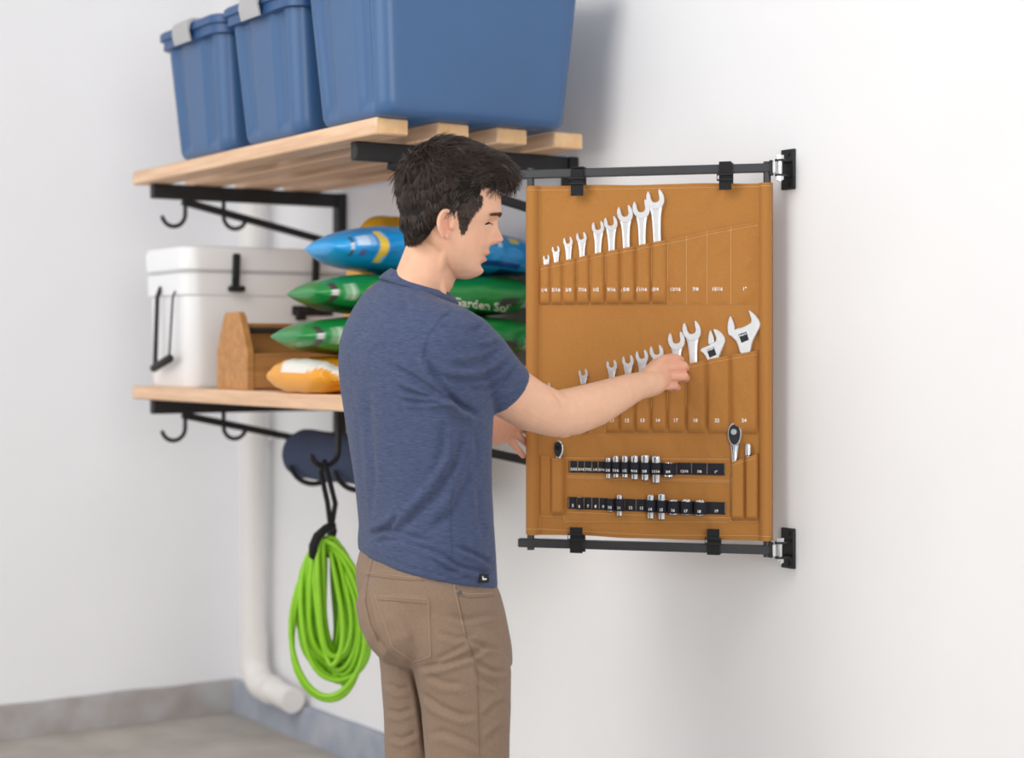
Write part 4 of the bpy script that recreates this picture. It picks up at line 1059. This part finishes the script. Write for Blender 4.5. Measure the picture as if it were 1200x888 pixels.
for vi in area_idx:
    p = Vector(CV[vi]); nrm = Vector(CN[vi])
    loc, nn, _, dist = BBVH.find_nearest(p)
    if (p - loc).dot(nn) < 0.0005: continue
    rel = p - HC; s_ = rel.dot(HF); y_ = rel.dot(HR); z_ = rel.z
    px_, py_ = 530 + s_ / HM, HOR - (p.z - CAM.z) / HP * FPX
    # combing direction
    zj, sj = z_ + random.gauss(0, .014), s_ + random.gauss(0, .014)
    if zj > .045 or (zj > .015 and sj > .03):
        top = sst(.03, .07, z_)
        dirv = HF * (0.9 + .3 * (s_ > 0)) + HR * (0.35 * math.copysign(1, y_) * (1 - abs(y_) / .09)) + UP * (.55 * sst(.0, .06, s_) - .25 * (1 - top)) - HF * (.0)
        if s_ < -.04: dirv = HF * .35 - UP * .3 - HF * .6 * sst(-.04, -.09, s_) + HR * .3 * math.copysign(1, y_)
        if s_ > .085: dirv = UP * -.8 + HF * .4 + HR * .2
        ln = random.uniform(.028, .05); lift = .35
    else:
        dirv = -UP * (.75 + .5 * sst(.0, -.05, s_)) - HF * (.55 * sst(-.05, .04, s_)) + HF * (.1 * (s_ < -.05))
        ln = random.uniform(.014, .028); lift = .12
        if py_ > 262: ln *= .6
        if px_ > 538 and py_ > 240: dirv = -UP * .9 + HF * .1; ln = .014
    dirv += Vector(rng.normal(0, .2, 3)) + 1.5 * Vector((noise.noise(p * 45), noise.noise(p * 45 + Vector((9, 0, 0))), noise.noise(p * 45 + Vector((0, 9, 0))))) * .45
    dirv = (dirv - nrm * dirv.dot(nrm))
    if dirv.length < .12: dirv = -HF * .5 - UP; dirv = dirv - nrm * dirv.dot(nrm)
    dirv.normalize(); pts = []; q = p - nrm * .001
    for k in range(6):
        pts.append(q.copy()); t = k / 5
        q = q + (dirv + nrm * lift * (1 - t * 1.7) * .6) * (ln / 5)
        if k % 2 == 1:
            l2, n2, _, d2 = BBVH.find_nearest(q)
            if (q - l2).dot(n2) < .001: q = l2 + n2 * .0015
    strands.tube(pts, [.0007, .00075, .0007, .0006, .0005, .0002], 3); made += 1
    if made > 9500: break
for _ in range(1300):
    v = random.random() ** 1.35; y = 228 + 41 * v + random.uniform(-2, 2); xm = interp([(228, 566), (236, 567), (245, 559.5), (256, 551.5), (264, 549), (270, 547)], y); x = xm - random.random() ** .8 * (14 + 16 * (1 - v))
    if x < 533 + 8 * v: continue
    h, nn, _, _ = BBVH.ray_cast(CAM, ray(x, y).normalized())
    if not h: continue
    d = (-UP * .95 - HF * .12 + Vector(rng.normal(0, .1, 3))); d = (d - nn * d.dot(nn)).normalized(); ln = random.uniform(.007, .013)
    strands.tube([h - nn * .0005, h + d * ln * .5 + nn * .0012, h + d * ln + nn * .0008], [.0006, .0006, .0002], 3)
strands.build('hair_strands', M_hair, hair, 180)['kind'] = 'stuff'

# ---- shirt
shirt_t = MB().loft([body_ring(*r) for r in SR])
sleeve = MB().tube([P(*p) for p in ((520, 388, 3.405), (540, 404, 3.41), (562, 427, 3.435), (580, 447, 3.458), (591.5, 458.5, 3.473))], [.062, .067, .067, .0645, .0625], 32)
lsleeve = MB().tube([P(*p) for p in ((446, 385, 3.62), (456, 425, 3.68), (472, 455, 3.71))], [.062, .064, .064], 28)
SV, SF = remesh([shirt_t, sleeve, lsleeve], .0034, 5, .5)
nz = vnoise(SV, (7, 7, 4), 3.0) * .004 + vnoise(SV, (16, 16, 7), 8.0) * .0022
SV = SV + normals(SV, SF) * nz[:, None]
folds = [
    # fan of folds running into the armpit
    ([(452, 425), (480, 440), (510, 458), (532, 468)], .006, 3.0), ([(458, 436), (485, 450), (512, 462), (530, 470)], .0055, 2.6),
    ([(462, 455), (490, 462), (515, 466), (535, 470)], .006, 2.6), ([(470, 470), (500, 471), (525, 470)], .0045, 2.4),
    ([(498, 410), (508, 438), (524, 458), (540, 476), (560, 486)], .0068, 4.0, .9), ([(525, 462), (545, 478), (563, 487)], .0065, 3.5, .5),
    # sleeve folds
    ([(600, 418), (580, 436), (555, 446), (530, 445), (510, 437)], .0055, 3.4), ([(592, 402), (570, 420), (548, 428), (524, 426)], .004, 3.5), ([(606, 430), (590, 444), (568, 455), (545, 456)], .0045, 3.0), ([(588, 398), (575, 405), (560, 408)], .004, 2.6), ([(570, 378), (562, 384), (550, 388)], .0028, 3),
    # shoulder seam
    ([(541, 358), (520, 372), (504, 392), (497, 418), (498, 440)], .0016, 1.8, .4),
    # long diagonal drapes
    ([(545, 500), (535, 540), (510, 580), (478, 612), (450, 632)], .006, 5), ([(555, 520), (548, 560), (530, 600), (500, 625)], .0045, 5), ([(430, 440), (432, 500), (436, 560), (432, 620)], .004, 5), ([(420, 480), (424, 550), (427, 610)], .0035, 4),
    ([(424, 626), (450, 620), (480, 628), (510, 636)], .0045, 3.2), ([(440, 634), (466, 632), (500, 643), (535, 656)], .0035, 3.0), ([(470, 600), (455, 618), (428, 632)], .0045, 3.2),
    ([(535, 640), (555, 648), (570, 656), (580, 664)], .006, 2.6), ([(515, 648), (540, 664), (566, 670), (582, 672)], .0055, 2.6), ([(505, 655), (525, 668), (545, 672)], .004, 2.4), ([(560, 560), (562, 600), (568, 640)], .003, 4),
    ([(556, 500), (560, 530), (558, 560)], .0035, 4), ([(522, 490), (518, 530), (508, 560)], .0025, 5), ([(470, 336), (474, 352), (478, 372)], .0016, 4), ([(540, 350), (546, 356), (556, 364)], .002, 2.5)]
SV = carve(SV, SF, [(f[0], f[1] * 1.45) + tuple(f[2:]) for f in folds])
shirt = link('t_shirt', SV, SF, M_shirt, person, 180)
SB = BVHTree.FromPolygons([tuple(v) for v in SV], SF)
def drape(bvh, pts, off=.0012, step=2.0, maxd=6):
    out = []
    for a, b in zip(pts[:-1], pts[1:]):
        n = max(1, int(math.hypot(b[0] - a[0], b[1] - a[1]) / step))
        for i in range(n):
            t = i / n; d = ray(a[0] + (b[0] - a[0]) * t, a[1] + (b[1] - a[1]) * t).normalized(); h, nn, _, _ = bvh.ray_cast(CAM, d)
            if h: out.append(h - d * off)
    return out
# collar ribbing
col_ring = body_ring(334, 456, 527.5, .95, .40, 1.0, 48, 2.1)
cb = MB()
cr0 = [Vector(v) for v in body_ring(342, 446, 535, .86, .34, 1.0, 48, 2.1)]; cr1 = [Vector(v) for v in body_ring(329.5, 458.5, 527, .95, .42, 1.0, 48, 2.1)]
ctr = sum(cr0, Vector()) / 48
rg = []
for a, b in zip(cr0, cr1):
    o = (a - ctr); o.z = 0; o.normalize()
    rg.append([a + o * .0005, a + o * .004 + UP * .003, a.lerp(b, .5) + o * .0045 + UP * .002, b + o * .003, b + UP * .0015, b - o * .002, a - o * .008])
cb.loft(rg, closed=True).build('collar', M_shirt, shirt, 180)
hm = drape(SB, [(614, 427), (606, 443), (592, 462), (568, 483)], .0008)
for nm, ln in (('sleeve_seam', [(607, 421), (599, 437), (586, 455), (562, 477)]), ('side_seam', [(528, 505), (531, 560), (528, 620), (531, 672)]), ('hem_seam', [(423, 641), (450, 651), (480, 662), (510, 670), (540, 674), (578, 676)])):
    d_ = drape(SB, ln, .0004)
    if len(d_) > 3: MB().tube(d_, .0007, 5).build(nm, M_shirt, shirt, 180)
# woven hem tag
tg = drape(SB, [(561, 677.5), (573, 677.5)], .002, 1)
if len(tg) > 2:
    a, b = tg[0], tg[-1]; hz = UP * .0085; nrm_ = (b - a).cross(UP).normalized() * .0008
    if nrm_.dot(FWD) > 0: nrm_ = -nrm_
    tag_o = MB().frame_box((a + b) / 2 + nrm_ * 2, (b - a) / 2, hz, nrm_).build('hem_tag', M_tag, shirt)
    dv = (b - a).normalized(); c0 = (a + b) / 2 + nrm_ * 3.4
    mk = MB(); mk.frame_box(c0 - dv * .004 + UP * .0008, dv * .0011, UP * .0034, nrm_ * .2); mk.frame_box(c0 - dv * .0015 - UP * .0012, dv * .0016, UP * .0014, nrm_ * .2); mk.frame_box(c0 + dv * .003 - UP * .0012, dv * .0022, UP * .0014, nrm_ * .2)
    mk.build('tag_mark', M_ink, shirt)

# ---- trousers
def leg_ring(cx0, py, rx, ry, dc, n=40, e=2.2):
    c0 = P(cx0, py, dc); out = []
    for j in range(n):
        t = 2 * math.pi * j / n; ca, sa = math.cos(t), math.sin(t)
        out.append(c0 + MR * (rx * math.copysign(abs(ca) ** (2 / e), ca)) + MF * (ry * math.copysign(abs(sa) ** (2 / e), sa)))
    return out
PR = [(632, 430, 568, .74, .15), (648, 426, 571, .74, .14), (662, 421.5, 575, .74, .12), (674, 418, 579, .76, .09), (690, 418, 584, .78, .05), (715, 424, 589, .80, 0), (740, 434, 594, .82, 0), (757, 445, 597, .82, 0), (775, 462, 598, .8, 0)]
hips = MB().loft([body_ring(*r) for r in PR])
# right (near) leg and left (far) leg
rl = MB().loft([leg_ring(*a) for a in ((520, 705, .075, .088, 3.42), (528, 745, .085, .095, 3.42), (541, 785, .086, .096, 3.42), (546, 830, .082, .088, 3.42), (547, 888, .077, .082, 3.42), (546, 950, .068, .072, 3.43), (540, 1010, .062, .068, 3.44), (534, 1080, .058, .064, 3.45), (533, 1130, .055, .064, 3.45), (534, 1172, .056, .066, 3.45))])
ll = MB().loft([leg_ring(*a) for a in ((478, 705, .075, .085, 3.57), (487, 745, .082, .08, 3.58), (491, 785, .08, .078, 3.58), (493, 830, .077, .075, 3.58), (493, 888, .072, .072, 3.58), (490, 950, .065, .068, 3.58), (486, 1010, .06, .066, 3.57), (480, 1080, .056, .062, 3.57), (478, 1120, .054, .062, 3.57), (478, 1154, .055, .064, 3.57))])
seat = MB().tube([P(462, 712, 3.44), P(474, 735, 3.42)], [.078, .08], 24, round_ends=True)
TV, TF = remesh([hips, rl, ll, seat], .004, 9, .5)
nz = vnoise(TV, (9, 9, 6), 5.0) * .003 + vnoise(TV, (22, 22, 12), 1.0) * .0016
TV = TV + normals(TV, TF) * nz[:, None]
pf = [
    ([(484, 784), (520, 778), (555, 766), (575, 752)], .005, 3.2), ([(505, 776), (530, 764), (552, 750)], .003, 3), ([(482, 783), (490, 810), (496, 850), (500, 888)], .006, 3.0, .3), ([(545, 745), (556, 752), (572, 758), (590, 760)], .004, 2.6),
    ([(550, 765), (562, 778), (580, 786), (598, 786)], .0045, 3.0), ([(556, 776), (564, 796), (585, 806)], .003, 3), ([(500, 790), (520, 800), (545, 802)], .003, 3.6), ([(490, 810), (515, 828), (540, 838), (560, 838)], .004, 3.6), ([(500, 860), (520, 858), (548, 868), (570, 880)], .003, 4),
    ([(598, 820), (580, 828), (566, 842)], .003, 3.4), ([(596, 850), (582, 858), (570, 870)], .003, 3.4), ([(452, 800), (466, 808), (482, 806)], .004, 3), ([(452, 832), (466, 836), (486, 830)], .004, 3), ([(456, 862), (470, 866), (490, 858)], .004, 3),
    ([(520, 720), (545, 726), (575, 720), (590, 722)], .0026, 3), ([(512, 740), (535, 748), (560, 742)], .0026, 3), ([(428, 690), (436, 730), (446, 758)], .004, 2.2, .4), ([(440, 745), (455, 768), (472, 782), (486, 785)], .004, 2.8, .4),
    ([(458, 712), (476, 724), (492, 752)], .0018, 5), ([(436, 664), (470, 668), (505, 672)], .0016, 2)]
TV = carve(TV, TF, [(f[0], f[1] * 1.5) + tuple(f[2:]) for f in pf])
pants = link('trousers', TV, TF, M_pants, person, 180)
TB = BVHTree.FromPolygons([tuple(v) for v in TV], TF)
def seam(name, pts, m=M_seamth, r=.0008, off=.0004, parent=None):
    d_ = drape(TB, pts, off, 1.5)
    if len(d_) > 3: return MB().tube(d_, r, 5).build(name, m, parent or pants, 180)
# back pocket: a slightly proud patch
pk = [(434, 692), (504.5, 697), (507, 770), (486, 783), (458, 760)]
nn_ = 26; b = MB(); Vp = []
def pq(u, v):
    top = (434 + 70.5 * u, 692 + 5 * u); w_ = v
    left = (434 + 24 * v, 692 + 68 * v); right = (504.5 + 2.5 * v, 697 + 73 * v)
    x = left[0] + (right[0] - left[0]) * u; y = left[1] + (right[1] - left[1]) * u
    if v > .8: y += (v - .8) * 5 * 17 * (1 - abs(u - .55) / .55) ** 1.0 * .9
    return x, y
ok = True; G_ = []
for j in range(nn_ + 1):
    for i in range(nn_ + 1):
        x, y = pq(i / nn_, j / nn_); d = ray(x, y).normalized(); h = TB.ray_cast(CAM, d)[0]
        if not h: h = P(x, y, 3.4)
        e = min(i, j, nn_ - i, nn_ - j) > 0
        G_.append(h - d * (.0028 if e else -.001))
F_ = [(j * (nn_ + 1) + i, j * (nn_ + 1) + i + 1, (j + 1) * (nn_ + 1) + i + 1, (j + 1) * (nn_ + 1) + i) for j in range(nn_) for i in range(nn_)]
pocket = link('back_pocket', G_, F_, M_pants, pants, 60)
def pseam(name, pts, m=M_seamth, r=.0007):
    PBV = BVHTree.FromPolygons([tuple(v) for v in G_], F_)
    d_ = drape(PBV, pts, .0004, 1.5)
    if len(d_) > 3: MB().tube(d_, r, 5).build(name, m, pocket, 180)
edge = [pq(u, v) for u, v in [(.05, .06), (.05, .5), (.06, .95)]] + [pq(u, .96) for u in (.3, .55, .8)] + [pq(.95, v) for v in (.94, .5, .06)]
pseam('pocket_stitch', edge); pseam('pocket_stitch', [pq(u, .075) for u in np.linspace(.03, .97, 10)]); pseam('pocket_stitch', [pq(u, .15) for u in np.linspace(.04, .96, 10)], M_seamdk)
seam('waistband_seam', [(428, 670), (450, 673), (480, 676), (505, 677), (531, 686)]); seam('waistband_seam', [(429, 674), (455, 677.5), (480, 680), (500, 680)], M_seamdk)
seam('side_seam', [(531, 682), (536, 705), (541, 728), (545, 745)], r=.0009); seam('side_seam', [(534, 686), (539, 707), (543.5, 728), (547, 744)], M_seamdk, .0007)
seam('outer_seam', [(546, 745), (555, 768), (559, 790), (561, 840), (562, 886)], M_seamdk, .0009)
seam('front_pocket_edge', [(534, 692), (548, 696), (565, 695.5), (579, 694)], M_seamth, .0009); seam('front_pocket_edge', [(536, 697), (550, 700.5), (566, 699.5), (580, 698)], M_seamdk, .0007)
seam('back_seam', [(437, 655), (431, 680), (428, 705), (434, 730), (444, 752)], M_seamdk, .0009)
seam('belt_loop', [(532, 678), (534, 690)], M_pants, .0028)
rv = drape(TB, [(537, 694), (541, 694)], .001, 1)
if rv: MB().tube([rv[len(rv) // 2] + ray(539, 694).normalized() * .002, rv[len(rv) // 2] - ray(539, 694).normalized() * .0012], .0042, 14)  .build('rivet', M_bar, pants)
# shoes
for nm, cx0, dc in (('shoe', 536, 3.455), ('shoe', 480, 3.575)):
    c0 = P(cx0, 1100, dc); c0.z = 0; rings = []; srings = []
    for t, w, h in ((-.085, .018, .05), (-.075, .032, .075), (-.045, .037, .09), (0, .038, .095), (.05, .041, .085), (.10, .046, .068), (.15, .048, .052), (.19, .04, .042), (.21, .022, .034)):
        rings.append([c0 + MF * t + MR * (w * math.cos(a)) + UP * (.018 + h * max(0, math.sin(a)) ** .7) for a in np.linspace(0, 2 * math.pi, 24, endpoint=False)])
        srings.append([c0 + MF * t * 1.03 + MR * ((w + .004) * sx) + UP * z_ for sx, z_ in ((-1, 0), (1, 0), (1, .024), (-1, .024))])
    sh = MB().loft(rings).build('shoe', M_shoe, person, 50); MB().loft(srings).build('sole', M_sole, sh, 50)
